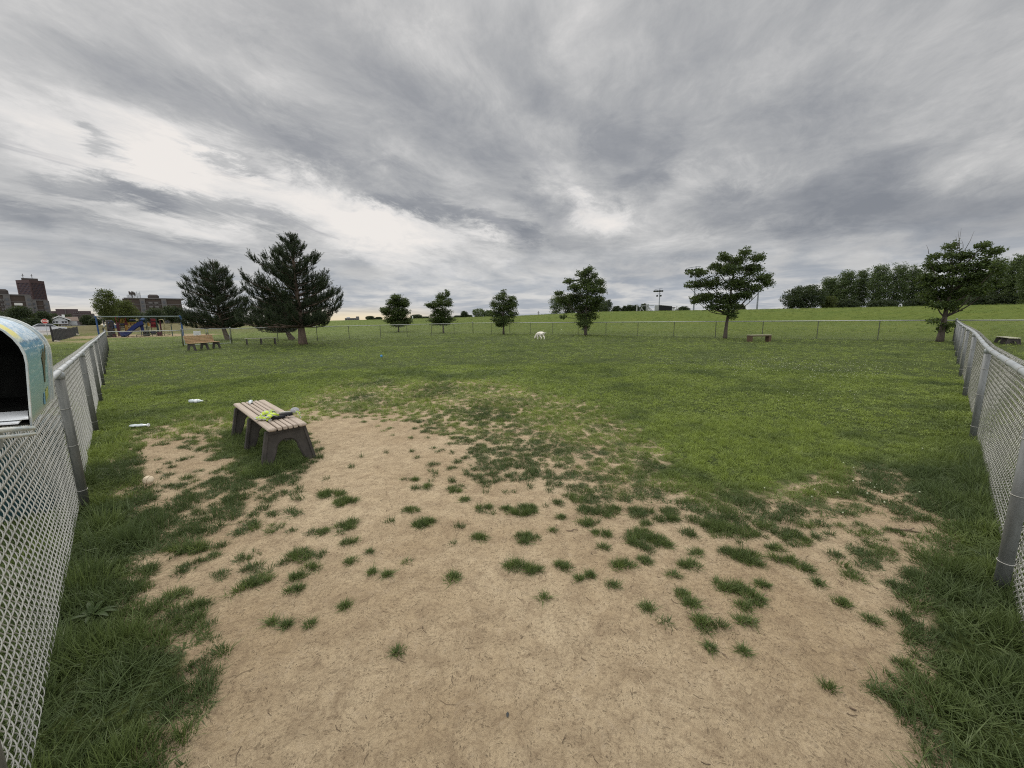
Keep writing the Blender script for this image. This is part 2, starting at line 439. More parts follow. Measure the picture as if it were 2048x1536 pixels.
def cover(x, y):
    """0..1 share of the ground under grass at a plan position"""
    px, py, d = proj(x, y, 0 * x)
    px = np.clip(px, 0, 2047); pyc = np.clip(py, 700, 1535.9)
    pyc = np.where(d < .35, 1535.9, pyc)
    j = np.clip(np.searchsorted(_ry, pyc, 'right') - 1, 0, len(_ry) - 2)
    t = (pyc - _ry[j]) / (_ry[j + 1] - _ry[j]); i = px / 8; i0 = np.clip(i.astype(int), 0, len(_gx) - 2); f = i - i0
    a = _D[j, i0] * (1 - f) + _D[j, i0 + 1] * f; b = _D[j + 1, i0] * (1 - f) + _D[j + 1, i0 + 1] * f
    c = a * (1 - t) + b * t
    # by the fences and outside the run it is all grass
    dl = (y + .515 + 1.004 * x) / 1.417; dr = (y - .915 * x + .5075) / 1.355
    edge = np.minimum(dl, dr)
    behind = d < .35
    c = np.where(behind, np.where(edge < .45, 1., 0.), c)
    c = np.where((edge < .12), 1., c)
    return c
_u = np.sort(fbm(rng.uniform(-300, 300, 40000), rng.uniform(-300, 300, 40000), .21, 21, 4, .6))
def patch(x, y):
    """clumpy noise spread evenly over 0..1"""
    return np.searchsorted(_u, fbm(x, y, .21, 21, 4, .6)) / len(_u)

def cells(x, y, sp, seed=0):
    """nearest clump centre: distance, unit vector away from it, random number of the clump"""
    ix = np.floor(x / sp); iy = np.floor(y / sp); best = np.full(x.shape, 9e9); bx = np.zeros(x.shape); by = np.zeros(x.shape); br = np.zeros(x.shape)
    for i in (-1, 0, 1):
        for j in (-1, 0, 1):
            cx = (ix + i + .5 + .9 * (_hash(ix + i, iy + j, seed) - .5)) * sp; cy = (iy + j + .5 + .9 * (_hash(ix + i, iy + j, seed + 3) - .5)) * sp
            rn = _hash(ix + i, iy + j, seed + 7); d = np.hypot(x - cx, y - cy) / (.7 + .6 * rn)
            m = d < best; best = np.where(m, d, best); bx = np.where(m, x - cx, bx); by = np.where(m, y - cy, by); br = np.where(m, _hash(ix + i, iy + j, seed + 11), br)
    n = np.maximum(np.hypot(bx, by), 1e-6)
    return best, bx / n, by / n, br

# playground bark, worn path and dry field, as plan zones
PG = on_ground(268, 673)
def zones(x, y):
    az = np.arctan2(x, y); px = 1024 + F * np.tan(np.clip(az, -1.4, 1.4)); r = np.hypot(x, y)
    n = fbm(x, y, 7, 60, 4)
    dry = sstep((r - 62 - 40 * (n - .5)) / 40) * sstep((640 + 260 * (n - .5) - px) / 200)
    dry = np.maximum(dry, .45 * sstep((n - .56) * 9) * sstep((700 - px) / 200) * sstep((r - 34) / 8))
    # bark chips round the play frame
    ex = (x - PG[0]) / 8.5; ey = (y - PG[1] - 1.5) / 7.0
    bark = sstep((1.15 - np.hypot(ex, ey) - .35 * (n - .5)) * 6)
    # worn strip running left of the fence to the playground
    t = np.clip((px - 100) / 200, 0, 1)
    strip = sstep((fbm(x, y, 3.1, 70, 3) - .47) * 14) * sstep((r - 52) / 6) * sstep((84 - r) / 8) * sstep((260 - px) / 60)
    bark = np.maximum(bark, .65 * strip)
    hill = sstep((r - np.interp(az, _az, _r0) + 6) / 14) * sstep((px - 640) / 260) * (az > -1) * (az < 1.35)
    return dry, bark, hill

def ground_sheet():
    n = 620; a = 2.6
    u = np.linspace(-math.asinh(6000 / a), math.asinh(6000 / a), n); c = a * np.sinh(u)
    X, Y = np.meshgrid(c, c + 2.0); Z = GZ(X, Y)
    cov = cover(X.ravel(), Y.ravel()); p = patch(X.ravel(), Y.ravel())
    V = np.stack([X.ravel(), Y.ravel(), Z.ravel()], -1)
    i = np.arange(n - 1); I, J = np.meshgrid(i, i); k = (J * n + I).ravel()
    me = np_mesh('ground', V, [np.stack([k, k + 1, k + 1 + n, k + n], -1)], smooth=True)
    dry, bark, hill = zones(X.ravel(), Y.ravel())
    for nm, arr in (('cover', cov), ('dry', dry), ('bark', bark), ('hill', hill)):
        at = me.attributes.new(nm, 'FLOAT', 'POINT'); at.data.foreach_set('value', arr.astype(np.float32))
    m = bpy.data.materials.new('soil_and_turf'); m.use_nodes = True
    g = NT(m.node_tree); P = m.node_tree.nodes['Principled BSDF']; P.inputs['Roughness'].default_value = .95
    P.inputs['Specular IOR Level'].default_value = .12
    pos = g.node('ShaderNodeNewGeometry').outputs['Position']
    def A(k): return g.node('ShaderNodeAttribute', attribute_name=k).outputs['Fac']
    # bare trodden earth
    big = g.noise(pos, .8, 5, .6); mid = g.noise(pos, 7, 6, .65, .3)
    e = g.mix(g.mr(big, .38, .62), (.38, .288, .172), (.505, .405, .26))
    e = g.mix(g.mr(mid, .42, .68, 0, .55), e, (.20, .142, .085))
    wv = g.vm('ADD', pos, g.vm('SCALE', g.noise(pos, 9, 3, .6, 0, True), sc=.12))
    cr = g.vor(wv, 15, 'DISTANCE_TO_EDGE')
    crack = g.m('MULTIPLY', g.mr(cr, 0.0, .045, 1, 0), g.mr(g.noise(pos, 3.3, 4, .6), .47, .6))
    e = g.mix(g.m('MULTIPLY', crack, .15), e, (.09, .06, .036))
    # dark crumbs and litter of old blades
    fl = g.vm('MULTIPLY', g.vm('ADD', pos, g.vm('SCALE', g.noise(pos, 4, 3, .6, 0, True), sc=.5)), (70, 34, 50))
    sp = g.mr(g.vor(fl, 1.0), .16, .34, 1, 0)
    sp = g.m('MULTIPLY', sp, g.mr(g.noise(pos, 13, 4, .65), .38, .56))
    e = g.mix(g.m('MULTIPLY', sp, .45), e, (.09, .062, .038))
    fl2 = g.vm('MULTIPLY', g.vm('ADD', pos, g.vm('SCALE', g.noise(pos, 3, 3, .6, 0, True), sc=.6)), (38, 95, 50))
    sp2 = g.m('MULTIPLY', g.mr(g.vor(fl2, 1.0), .14, .3, 1, 0), g.mr(g.noise(pos, 9, 4, .65), .42, .58))
    e = g.mix(g.m('MULTIPLY', sp2, .35), e, (.085, .06, .038))
    gr = g.noise(pos, 140, 3, .7)
    e = g.mix(g.mr(gr, .3, .75, 0, .35), e, (.40, .31, .21))
    gm = g.noise(pos, 55, 5, .75); e = g.mix(g.mr(gm, .34, .52, .5, 0), e, (.16, .113, .072)); gb = g.noise(g.vm('ADD', pos, g.vm('SCALE', g.noise(pos, 3, 3, .6, 0, True), sc=.3)), 16, 8, .72, .6); e = g.mix(g.mr(gb, .36, .5, .42, 0), e, (.19, .135, .085)); e = g.mix(g.mr(gb, .54, .68, 0, .35), e, (.46, .37, .26))
    # damp stains
    st = g.m('MULTIPLY', g.mr(g.noise(g.vm('ADD', pos, (3.7, 1.2, 0)), 1.7, 5, .65, .4), .64, .70), .35)
    e = g.mix(st, e, (.14, .092, .055))
    # soil below turf
    n3 = g.noise(pos, 1.3, 6, .62); n4 = g.noise(pos, 22, 5, .7)
    t = g.mix(g.mr(n3, .35, .65), (.050, .068, .020), (.080, .100, .026))
    t = g.mix(g.mr(n4, .35, .7), t, (.035, .048, .014))
    n5 = g.noise(pos, .33, 8, .68); n6 = g.noise(pos, 3.2, 8, .75)
    far = g.mix(g.mr(n5, .36, .64), (.115, .158, .034), (.165, .195, .046))
    far = g.mix(g.mr(n6, .42, .62), far, (.055, .082, .017))
    dist = g.vm('LENGTH', pos)
    t = g.mix(g.mr(dist, 34, 62, 0, 1), t, far)
    hill = g.mix(g.mr(n5, .38, .62), (.085, .118, .020), (.115, .140, .026))
    hill = g.mix(g.mr(n6, .45, .66, 0, .7), hill, (.055, .082, .013))
    t = g.mix(A('hill'), t, hill)
    dryc = g.mix(g.mr(n5, .35, .65), (.125, .108, .050), (.092, .092, .034))
    dryc = g.mix(g.mr(n6, .42, .64, 0, .6), dryc, (.17, .14, .075))
    t = g.mix(A('dry'), t, dryc)
    t = g.mix(A('bark'), t, g.mix(g.mr(n6, .4, .6), (.33, .25, .15), (.20, .16, .085)))
    cv = A('cover')
    f = g.mr(g.m('ADD', cv, g.m('MULTIPLY', g.m('SUBTRACT', g.noise(pos, 6, 4, .6), .5), .16)), .90, .955)
    g.put(P.inputs['Base Color'], g.mix(f, e, t))
    b = g.bump(g.noise(pos, 7, 4, .6), .8, .05)
    b = g.bump(g.m('ADD', g.noise(pos, 30, 8, .76), g.m('MULTIPLY', sp, -.25)), .9, .02, b)
    g.put(P.inputs['Normal'], b)
    me.materials.append(m)
    return tag(mobj('ground', me), kind='structure')
ground_sheet()

# ------------------------------------------------------------------ grass
def blades(n, rad, hmin, hmax, wid, lean, seed, seg=3, curl=1.0):
    """a tuft of n blades as one mesh, rooted inside radius rad"""
    q = np.random.default_rng(seed); V = []; Fc = []
    for i in range(n):
        rr = rad * math.sqrt(q.random()); a = q.random() * 2 * PI
        x0, y0 = rr * math.cos(a), rr * math.sin(a)
        da = a + q.normal() * .9; h = q.uniform(hmin, hmax) * (1 - .35 * rr / rad)
        ln = lean * (q.uniform(.15, 1.0)) * (.35 + .9 * rr / rad); w = wid * q.uniform(.7, 1.3)
        tw = da + PI / 2 + q.normal() * .6; o = len(V)
        for k in range(seg + 1):
            t = k / seg
            out = h * ln * (t ** 1.6) * 1.1; z = h * (t - .38 * ln * curl * t * t)
            px = x0 + math.cos(da) * out; py = y0 + math.sin(da) * out
            ww = w * (1 - t) ** .7 * .5 if k < seg else 0
            if k < seg:
                V.append((px - math.cos(tw) * ww, py - math.sin(tw) * ww, z - .004)); V.append((px + math.cos(tw) * ww, py + math.sin(tw) * ww, z - .004))
            else: V.append((px, py, z))
        for k in range(seg - 1): Fc.append((o + 2 * k, o + 2 * k + 1, o + 2 * k + 3, o + 2 * k + 2))
        Fc.append((o + 2 * seg - 2, o + 2 * seg - 1, o + 2 * seg))
    me = bpy.data.meshes.new('tuft'); me.from_pydata(V, [], Fc); me.polygons.foreach_set('use_smooth', [True] * len(me.polygons))
    return me

def grass_material():
    m = bpy.data.materials.new('grass_blades'); m.use_nodes = True
    g = NT(m.node_tree); n = m.node_tree.nodes; P = n['Principled BSDF']; out = n['Material Output']
    P.inputs['Roughness'].default_value = .5; P.inputs['Specular IOR Level'].default_value = .25
    tint = g.node('ShaderNodeAttribute', attribute_name='tint', attribute_type='INSTANCER').outputs['Fac']
    hill = g.node('ShaderNodeAttribute', attribute_name='hillg', attribute_type='INSTANCER').outputs['Fac']
    geo = g.node('ShaderNodeNewGeometry'); isl = geo.outputs['Random Per Island']
    oi = g.node('ShaderNodeObjectInfo').outputs['Random']
    c = g.mix(tint, (.090, .125, .044), (.275, .345, .070))
    c = g.mix(g.m('MULTIPLY', g.m('SUBTRACT', oi, .5), .7, clamp=True), c, (.028, .050, .014))
    c = g.mix(g.mr(isl, .55, .95, 0, .5), c, (.11, .145, .045))
    c = g.mix(g.mr(isl, .965, .97, 0, .75), c, (.42, .36, .2))
    c = g.mix(hill, c, (.105, .140, .022))
    g.put(P.inputs['Base Color'], c)
    tr = g.node('ShaderNodeBsdfTranslucent'); g.put(tr.inputs[0], c)
    ms = g.node('ShaderNodeMixShader'); ms.inputs[0].default_value = .3
    g.l.new(P.outputs[0], ms.inputs[1]); g.l.new(tr.outputs[0], ms.inputs[2]); g.l.new(ms.outputs[0], out.inputs[0])
    return m
GM = grass_material()

# single clumps on the trodden earth: picture place, half width, half depth (picture pixels), tilt
CL = [(850, 1047, 24, 9, 0), (693, 1052, 26, 11, -12), (645, 1066, 15, 7, 0), (960, 1077, 20, 9, 0), (1055, 1077, 28, 11, 0), (1030, 1132, 24, 12, 0),
 (1060, 1140, 26, 8, 20), (1126, 1134, 20, 11, 0), (1244, 1131, 30, 11, -8), (1292, 1122, 15, 8, 0), (1278, 1068, 26, 12, -5), (1318, 1084, 28, 13, 10),
 (1290, 1082, 40, 14, 0), (1380, 1130, 26, 9, 0), (1393, 1106, 16, 7, 0), (1347, 1152, 14, 7, 0), (1482, 1112, 38, 17, 12), (1458, 1104, 18, 9, 0), (1505, 1127, 22, 10, 25),
 (1568, 1122, 30, 7, 14), (1612, 1138, 26, 7, 22), (1368, 1196, 26, 12, 30), (1388, 1210, 16, 8, 10), (1302, 1217, 18, 8, 0), (1326, 1246, 18, 8, 15), (1405, 1250, 26, 16, 15),
 (1438, 1252, 24, 13, 10), (1462, 1172, 30, 15, 0), (1490, 1192, 34, 14, 25), (1500, 1216, 24, 11, 0), (1525, 1171, 14, 6, 0), (1492, 1244, 18, 8, 20), (1420, 1297, 6, 4, 0),
 (1487, 1303, 8, 4, 0), (1087, 1196, 11, 5, 0), (900, 1157, 18, 9, 0), (812, 1124, 12, 5, 0), (795, 1307, 10, 6, -20), (700, 1125, 14, 5, 0), (488, 1176, 34, 11, -30),
 (520, 1160, 26, 10, -30), (592, 1115, 30, 15, -10), (620, 1138, 24, 9, 0), (592, 1180, 18, 7, -15), (590, 1156, 20, 7, -20), (660, 990, 30, 8, -5), (690, 1005, 26, 9, 0), (700, 1085, 18, 4, -15),
 (820, 1022, 17, 8, 0), (855, 974, 12, 7, 0), (910, 980, 17, 8, 0), (850, 1048, 16, 7, 0), (970, 1018, 20, 8, -10), (1040, 1028, 34, 9, -5), (1058, 1018, 18, 7, 0), (1170, 1046, 22, 10, 15),
 (1206, 1069, 20, 8, 0), (1188, 1065, 9, 5, 0), (1206, 1095, 14, 6, 0), (1120, 1036, 9, 5, 0), (1105, 1063, 8, 5, 0), (1592, 1080, 28, 15, 25), (1555, 1096, 18, 7, 0), (1435, 1058, 40, 12, 10),
 (1485, 1066, 30, 12, 15), (1658, 1377, 15, 9, 15), (1748, 1244, 18, 8, 20), (1808, 1332, 20, 9, 10), (1640, 1168, 12, 6, 0), (1680, 1205, 16, 9, 20), (1780, 1397, 36, 12, 30), (1830, 1430, 34, 14, 30),
 (545, 1245, 9, 4, 0), (570, 1251, 9, 4, 0), (690, 1213, 8, 4, 0), (380, 1098, 50, 10, -5), (395, 1213, 28, 10, -15), (350, 1190, 24, 8, -20), (380, 1240, 30, 9, -15), (1160, 1158, 8, 4, 0), (1180, 1152, 9, 5, 0),
 (740, 1104, 6, 3, 0), (830, 960, 8, 3, 0), (930, 1000, 9, 4, 0), (1010, 1020, 14, 5, 0), (745, 1145, 7, 3, 0), (775, 1150, 6, 3, 0), (1225, 1170, 14, 5, 20), (1290, 1048, 14, 6, 0), (620, 1250, 5, 2, 0), (1350, 1040, 10, 5, 0)]

def grass_points():
    P = []    # x, y, scale_xy, scale_z, kind, tint, hill
    def lattice(x0, x1, y0, y1, st):
        gx = np.arange(x0, x1, st); gy = np.arange(y0, y1, st); X, Y = np.meshgrid(gx, gy)
        X = X.ravel() + rng.uniform(-.5, .5, X.size) * st; Y = Y.ravel() + rng.uniform(-.5, .5, Y.size) * st
        return X, Y
    def wedge(X, Y, r0, r1, lim=62):
        r = np.hypot(X, Y); az = np.degrees(np.arctan2(X, Y)); k = (r >= r0) & (r < r1) & (np.abs(az) < lim)
        return X[k], Y[k]
    def tintf(X, Y, cov):
        r = np.hypot(X, Y); px, py, d = proj(X, Y, 0 * X)
        n = fbm(X, Y, 1.6, 33, 4, .6); n2 = fbm(X, Y, .5, 43, 3, .6)
        t = .15 + .62 * sstep((r - 3.0) / 5.0)
        t = t + 1.5 * (n - .5) + 1.1 * (n2 - .5)
        dl = (Y + .515 + 1.004 * X) / 1.417; dr = (Y - .915 * X + .5075) / 1.355
        edge = np.minimum(dl, dr)
        t = t - .22 * sstep((1.6 - edge) / 1.2) * sstep((14 - r) / 6)
        t = t + .28 * np.exp(-((px - 1480) / 260) ** 2 - ((py - 900) / 120) ** 2)
        t = t - .36 * sstep((1.0 - cov) / .35)
        return np.clip(t, 0, 1)
    zonesL = [(0.5, 3.4, .030, 1.0), (3.4, 7, .040, 1.15), (7, 14, .062, 1.6), (14, 26, .16, 2.2), (26, 46, .30, 3.2), (46, 96, .62, 4.6)]
    for r0, r1, st, sc in zonesL:
        X, Y = lattice(-r1 * .9, r1 * .92, 0.2, r1, st); X, Y = wedge(X, Y, r0, r1)
        cov = cover(X, Y); pn = patch(X, Y); fine = fbm(X, Y, .07, 51, 2)
        dl = (Y + .515 + 1.004 * X) / 1.417; dr = (Y - .915 * X + .5075) / 1.355; edge = np.minimum(dl, dr)
        strip = (edge < 1.5) & (edge > -.5)
        d1, ux1, uy1, rn1 = cells(X, Y, .15, 5); d2, ux2, uy2, rn2 = cells(X, Y, .27, 9); d3, ux3, uy3, rn3 = cells(X, Y, .55, 13)
        big = strip & (cov > .6)
        dd = np.where(big, d2 / .27, d1 / .15); ux = np.where(big, ux2, ux1); uy = np.where(big, uy2, uy1); rn = np.where(big, rn2, rn1)
        if r0 >= 14: dd, ux, uy, rn = d3 / .55, ux3, uy3, rn3
        Rc = np.sqrt(np.clip(cov, 0, 1) / PI) * 1.10 + .02
        act = rn < np.clip(cov * 1.9 + .06, 0, 1)
        keep = ((dd + .22 * (fine - .5) < Rc * np.where(rn * 7 % 1 > .5, 1.12, .85)) & act) | (pn < cov * 1.5 - .70) | (cov > .965)
        keep &= cov > .02
        keep &= ~((cov < .9) & (pn > cov * .9 + .55))
        # thin out inside closed turf where clumps hide each other, leave little gaps
        keep &= rng.random(len(X)) < (.92 if r0 > 3 else .8)
        dry, bark, hill = zones(X, Y)
        keep &= (bark < .4) & (edge > -60)
        X, Y, cov, edge, dry, hill, pn, dd, ux, uy, rn = [q[keep] for q in (X, Y, cov, edge, dry, hill, pn, dd, ux, uy, rn)]
        t = tintf(X, Y, cov)
        tall = sstep((.55 - np.abs(edge)) / .5) * sstep((16 - np.hypot(X, Y)) / 8)
        rr = np.hypot(X, Y)
        inside = np.clip((cov - pn), 0, .4) / .4
        sxy = sc * rng.uniform(.75, 1.25, len(X)) * (1 + .5 * tall)
        hgt = np.interp(rr, [0, 4, 9, 20, 40, 90], [1.0, 1.0, .95, 1.0, 1.25, 1.7]) * rng.uniform(.6, 1.25, len(X))
        mound = 1 - np.clip(dd / .62, 0, 1)
        hgt *= .34 + 1.25 * mound ** .8 + .45 * (rn - .5) * mound
        hgt *= (.72 + .3 * inside) * (1 + 1.15 * tall) * (.40 + 1.35 * fbm(X, Y, .9, 80, 3))
        hgt *= np.where((edge > -.5) & (edge < 2.6) & (rr < 7), 1.25, 1.0)
        kind = rng.integers(0, 4, len(X)) if r0 < 7 else rng.integers(4, 7, len(X))
        sp_ = (r0 == 7) & (cov < .97)
        kind = np.where(sp_, rng.integers(0, 4, len(X)), kind); sxy = np.where(sp_, sxy * 1.0, sxy); hgt = np.where(sp_, hgt * 1.35, hgt)
        kind = np.where((r0 < 7) & (tall > .45) & (rng.random(len(X)) < .35), 7, kind)
        t = np.where(dry > .5, 1.0, t)
        lean = np.clip(dd / .5, 0, 1) * .55
        t = np.clip(t + .38 * (rn - .5) - .9 * (fbm(X, Y, .9, 80, 3) - .5) * (r0 > 3), 0, 1)
        P.append(np.stack([X, Y, sxy, hgt, kind, t, hill * .9, ux * lean, uy * lean], -1))
    # loose clumps
    for (px, py, a, b, tl) in CL:
        c = on_ground(px, py); q = on_ground(px + a, py); s = on_ground(px, py - b)
        ax = math.hypot(*(q - c)[:2]); by = math.hypot(*(s - c)[:2]) * .9
        n = int(8 + 900 * ax * by * PI)
        th = R_(-tl); k = 0
        for _ in range(n):
            u = math.sqrt(rnd.random()); an = rnd.random() * 2 * PI
            lx = ax * u * math.cos(an); ly = by * u * math.sin(an)
            ca, sa = math.cos(th), math.sin(th)
            x, y = c[0] + lx * ca - ly * sa, c[1] + lx * sa + ly * ca
            # big clumps: ragged edge
            if u > .7 and fbm(np.array([x]), np.array([y]), .05, 9, 2)[0] < .5: continue
            hs = (.55 + .55 * (1 - u)) * rnd.uniform(.7, 1.2) * min(1.25, .45 + ax * 6)
            P.append(np.array([[x, y, rnd.uniform(.85, 1.15), hs * 1.55, rnd.randrange(4), max(0, rnd.gauss(.14, .12)), 0, (x - c[0]) / ax * .5, (y - c[1]) / ax * .5]]))
    # lush grass that escapes the mower under the bench
    for _ in range(1100):
        t = rnd.uniform(-.12, 1.0); u = rnd.gauss(-.06, .17)
        bx, by = -2.62 + (-3.98 + 2.62) * t, 4.35 + (5.75 - 4.35) * t
        x, y = bx + u * .7, by + u * .72
        P.append(np.array([[x, y, rnd.uniform(.9, 1.4), rnd.uniform(.9, 2.2) * (1.25 if t > .1 else .7), rnd.choice([0, 1, 2, 3, 7]), max(0, rnd.gauss(.15, .12)), 0, rnd.gauss(0, .2), rnd.gauss(0, .2)]]))
    # mats of long grass swallowing the feet of the bench
    for (px, py, a, b, hh, n) in ((533, 941, 34, 11, 3.3, 330), (575, 926, 34, 10, 2.6, 220), (560, 912, 46, 16, 2.3, 240), (515, 925, 44, 14, 1.7, 220), (588, 900, 26, 14, 2.6, 130), (470, 905, 30, 10, 1.4, 110), (548, 938, 50, 9, 1.2, 160), (500, 878, 26, 10, 2.2, 120)):
        c = on_ground(px, py); ax = math.hypot(*(on_ground(px + a, py) - c)[:2]); by = math.hypot(*(on_ground(px, py - b) - c)[:2])
        for _ in range(n):
            u = math.sqrt(rnd.random()); an = rnd.random() * 2 * PI; x, y = c[0] + ax * u * math.cos(an), c[1] + by * u * math.sin(an)
            P.append(np.array([[x, y, rnd.uniform(.9, 1.4), hh * rnd.uniform(.5, 1.1) * (1.15 - .6 * u), rnd.choice([0, 1, 2, 3, 7, 7]), max(0, rnd.gauss(.15, .12)), 0, .45 * u * math.cos(an), .45 * u * math.sin(an)]]))
    return np.concatenate(P)

def build_grass():
    protos = []
    cfg = [(32, .024, .022, .060, .0036, 1.3, 3), (28, .022, .020, .056, .0034, 1.5, 3), (36, .028, .022, .064, .0037, 1.2, 3), (28, .024, .026, .070, .0040, 1.6, 3),
           (34, .045, .018, .038, .0052, .9, 2), (30, .050, .016, .034, .0056, 1.0, 2), (36, .045, .020, .042, .0050, .8, 2),
           (9, .020, .05, .095, .0040, 1.7, 4)]
    col = bpy.data.collections.new('grass_tufts')
    for i, (n, r, h0, h1, w, ln, sg) in enumerate(cfg):
        me = blades(n, r, h0, h1, w, ln, 100 + i, sg); me.materials.append(GM)
        o = bpy.data.objects.new('tuft_%02d' % i, me); col.objects.link(o)
    P = grass_points(); n = len(P)
    print('grass tufts', n)
    V = np.stack([P[:, 0], P[:, 1], GZ(P[:, 0], P[:, 1]) + .001], -1).astype(np.float32)
    me = bpy.data.meshes.new('grass'); me.vertices.add(n); me.vertices.foreach_set('co', V.ravel())
    def fa(k, typ, arr):
        a = me.attributes.new(k, typ, 'POINT'); a.data.foreach_set('vector' if typ == 'FLOAT_VECTOR' else 'value', arr.ravel())
    ph = rng.uniform(0, 2 * PI, n); axx, axy = -P[:, 8], P[:, 7]
    rot = np.stack([axx * np.cos(ph) + axy * np.sin(ph) + rng.normal(0, .10, n), -axx * np.sin(ph) + axy * np.cos(ph) + rng.normal(0, .10, n), ph], -1).astype(np.float32)
    fa('rot', 'FLOAT_VECTOR', rot)
    fa('scl', 'FLOAT_VECTOR', np.stack([P[:, 2], P[:, 2], P[:, 3]], -1).astype(np.float32))
    fa('idx', 'INT', P[:, 4].astype(np.int32)); fa('tint', 'FLOAT', P[:, 5].astype(np.float32)); fa('hillg', 'FLOAT', P[:, 6].astype(np.float32))
    me.materials.append(GM)
    o = mobj('grass', me)
    ng = bpy.data.node_groups.new('scatter_tufts', 'GeometryNodeTree')
    ng.interface.new_socket('Geometry', in_out='INPUT', socket_type='NodeSocketGeometry')
    ng.interface.new_socket('Geometry', in_out='OUTPUT', socket_type='NodeSocketGeometry')
    N = ng.nodes; Lk = ng.links
    gi = N.new('NodeGroupInput'); go = N.new('NodeGroupOutput'); ip = N.new('GeometryNodeInstanceOnPoints')
    ci = N.new('GeometryNodeCollectionInfo'); ci.inputs['Collection'].default_value = col
    ci.inputs['Separate Children'].default_value = True; ci.inputs['Reset Children'].default_value = True
    def na(k, dt):
        a = N.new('GeometryNodeInputNamedAttribute'); a.data_type = dt; a.inputs['Name'].default_value = k; return a.outputs['Attribute']
    e2r = N.new('FunctionNodeEulerToRotation')
    Lk.new(gi.outputs[0], ip.inputs['Points']); Lk.new(ci.outputs[0], ip.inputs['Instance'])
    ip.inputs['Pick Instance'].default_value = True
    Lk.new(na('idx', 'INT'), ip.inputs['Instance Index'])
    Lk.new(na('rot', 'FLOAT_VECTOR'), e2r.inputs[0]); Lk.new(e2r.outputs[0], ip.inputs['Rotation'])
    Lk.new(na('scl', 'FLOAT_VECTOR'), ip.inputs['Scale'])
    Lk.new(ip.outputs[0], go.inputs[0])
    md = o.modifiers.new('scatter', 'NODES'); md.node_group = ng
    tag(o, 'green grass in tufts and clumps over the trodden dog run', 'grass', kind='stuff')
build_grass()

# ------------------------------------------------------------------ materials for built things
GALV = material('galvanised_pipe', (.40, .42, .42), .55, .35, .35, 6, .15, 60, .001, col2=(.30, .32, .33), stretch=(1, 1, .3))
GALV_POST = material('mottled_galvanised_post', (.24, .25, .245), .6, .3, 0, 7, .2, 50, .001, col2=(.15, .155, .15), stretch=(3, 3, .5))
GALV_OLD = material('weathered_post', (.20, .20, .18), .6, .45, 0, 9, .2, 50, .001, col2=(.12, .125, .115), stretch=(4, 4, .4))
WIRE = material('galvanised_wire', (.47, .46, .41), .5, .3, 0, 3, 0, col2=(.34, .335, .30))
WIRE_FAR = material('far_wire', (.40, .41, .34), .6, .2, 0, 3, 0, col2=(.32, .33, .27))
RAIL_FAR = material('pale_far_rail', (.40, .41, .38), .6, .1, .15, 5)
DARK_POST = material('dull_green_grey_post', (.12, .13, .085), .7, .1, .3)
WHITE_PL = material('white_paint', (.60, .61, .58), .6, 0, .15, 5)

# ------------------------------------------------------------------ chain link fences
CHI = 1
def wire_panel(L, z0, z1, w, fine, name):
    """woven zigzag wires, local x along the fence, y across it"""
    nw = int(round(L / (w / 2))); rows = int(round((z1 - z0) / (w * (.79 if fine else .5))))
    px = L / nw; pz = (z1 - z0) / rows
    if fine:
        sub, sides, rad, amp = 5, 5, .0020, .0095
    else:
        sub, sides, rad, amp = 1, 3, .0021, .003
    def wire(shift):
        t = np.arange(rows * sub + 1) / sub; tt = (t + shift) % 2
        tri = np.abs(tt - 1)
        if fine:
            tri = .62 * tri + .38 * (.5 + .5 * np.cos(tt * PI)); yy = CHI * amp * np.sin(tt * PI)
        else: yy = amp * np.where(((t + shift).astype(int) % 2) == 0, 1, -1)
        return np.stack([tri * px * 1.12 - px * .06, yy, z0 + t * pz], -1)
    ang = np.arange(sides) * 2 * PI / sides
    def skin(path):
        T = np.gradient(path, axis=0); T /= np.linalg.norm(T, axis=1)[:, None]
        A = np.array([0, 1., 0]); N1 = np.cross(T, A); N1 /= np.linalg.norm(N1, axis=1)[:, None]; N2 = np.cross(T, N1)
        return (path[:, None, :] + rad * (np.cos(ang)[None, :, None] * N1[:, None, :] + np.sin(ang)[None, :, None] * N2[:, None, :])).reshape(-1, 3)
    wires = [skin(wire(0)), skin(wire(1))]; K = rows * sub + 1
    V = []; Fq = []
    k = np.arange(K - 1); j = np.arange(sides); KK, JJ = np.meshgrid(k, j, indexing='ij')
    f0 = np.stack([KK * sides + JJ, KK * sides + (JJ + 1) % sides, (KK + 1) * sides + (JJ + 1) % sides, (KK + 1) * sides + JJ], -1).reshape(-1, 4)
    q = np.random.default_rng(4)
    for i in range(nw):
        b = wires[i % 2].copy()
        b[:, 0] += i * px
        b[:, 1] += q.normal() * .0006
        V.append(b); Fq.append(f0 + i * K * sides)
    me = np_mesh(name, np.concatenate(V), [np.concatenate(Fq)], smooth=fine)
    return me

def catmull(P, n=6):
    out = []
    for i in range(len(P) - 1):
        p0 = P[max(i - 1, 0)]; p1 = P[i]; p2 = P[i + 1]; p3 = P[min(i + 2, len(P) - 1)]
        for k in range(n):
            t = k / n
            out.append(tuple(.5 * ((2 * p1[a]) + (-p0[a] + p2[a]) * t + (2 * p0[a] - 5 * p1[a] + 4 * p2[a] - p3[a]) * t * t + (-p0[a] + 3 * p1[a] - 3 * p2[a] + p3[a]) * t ** 3) for a in range(3)))
    out.append(tuple(P[-1])); return out

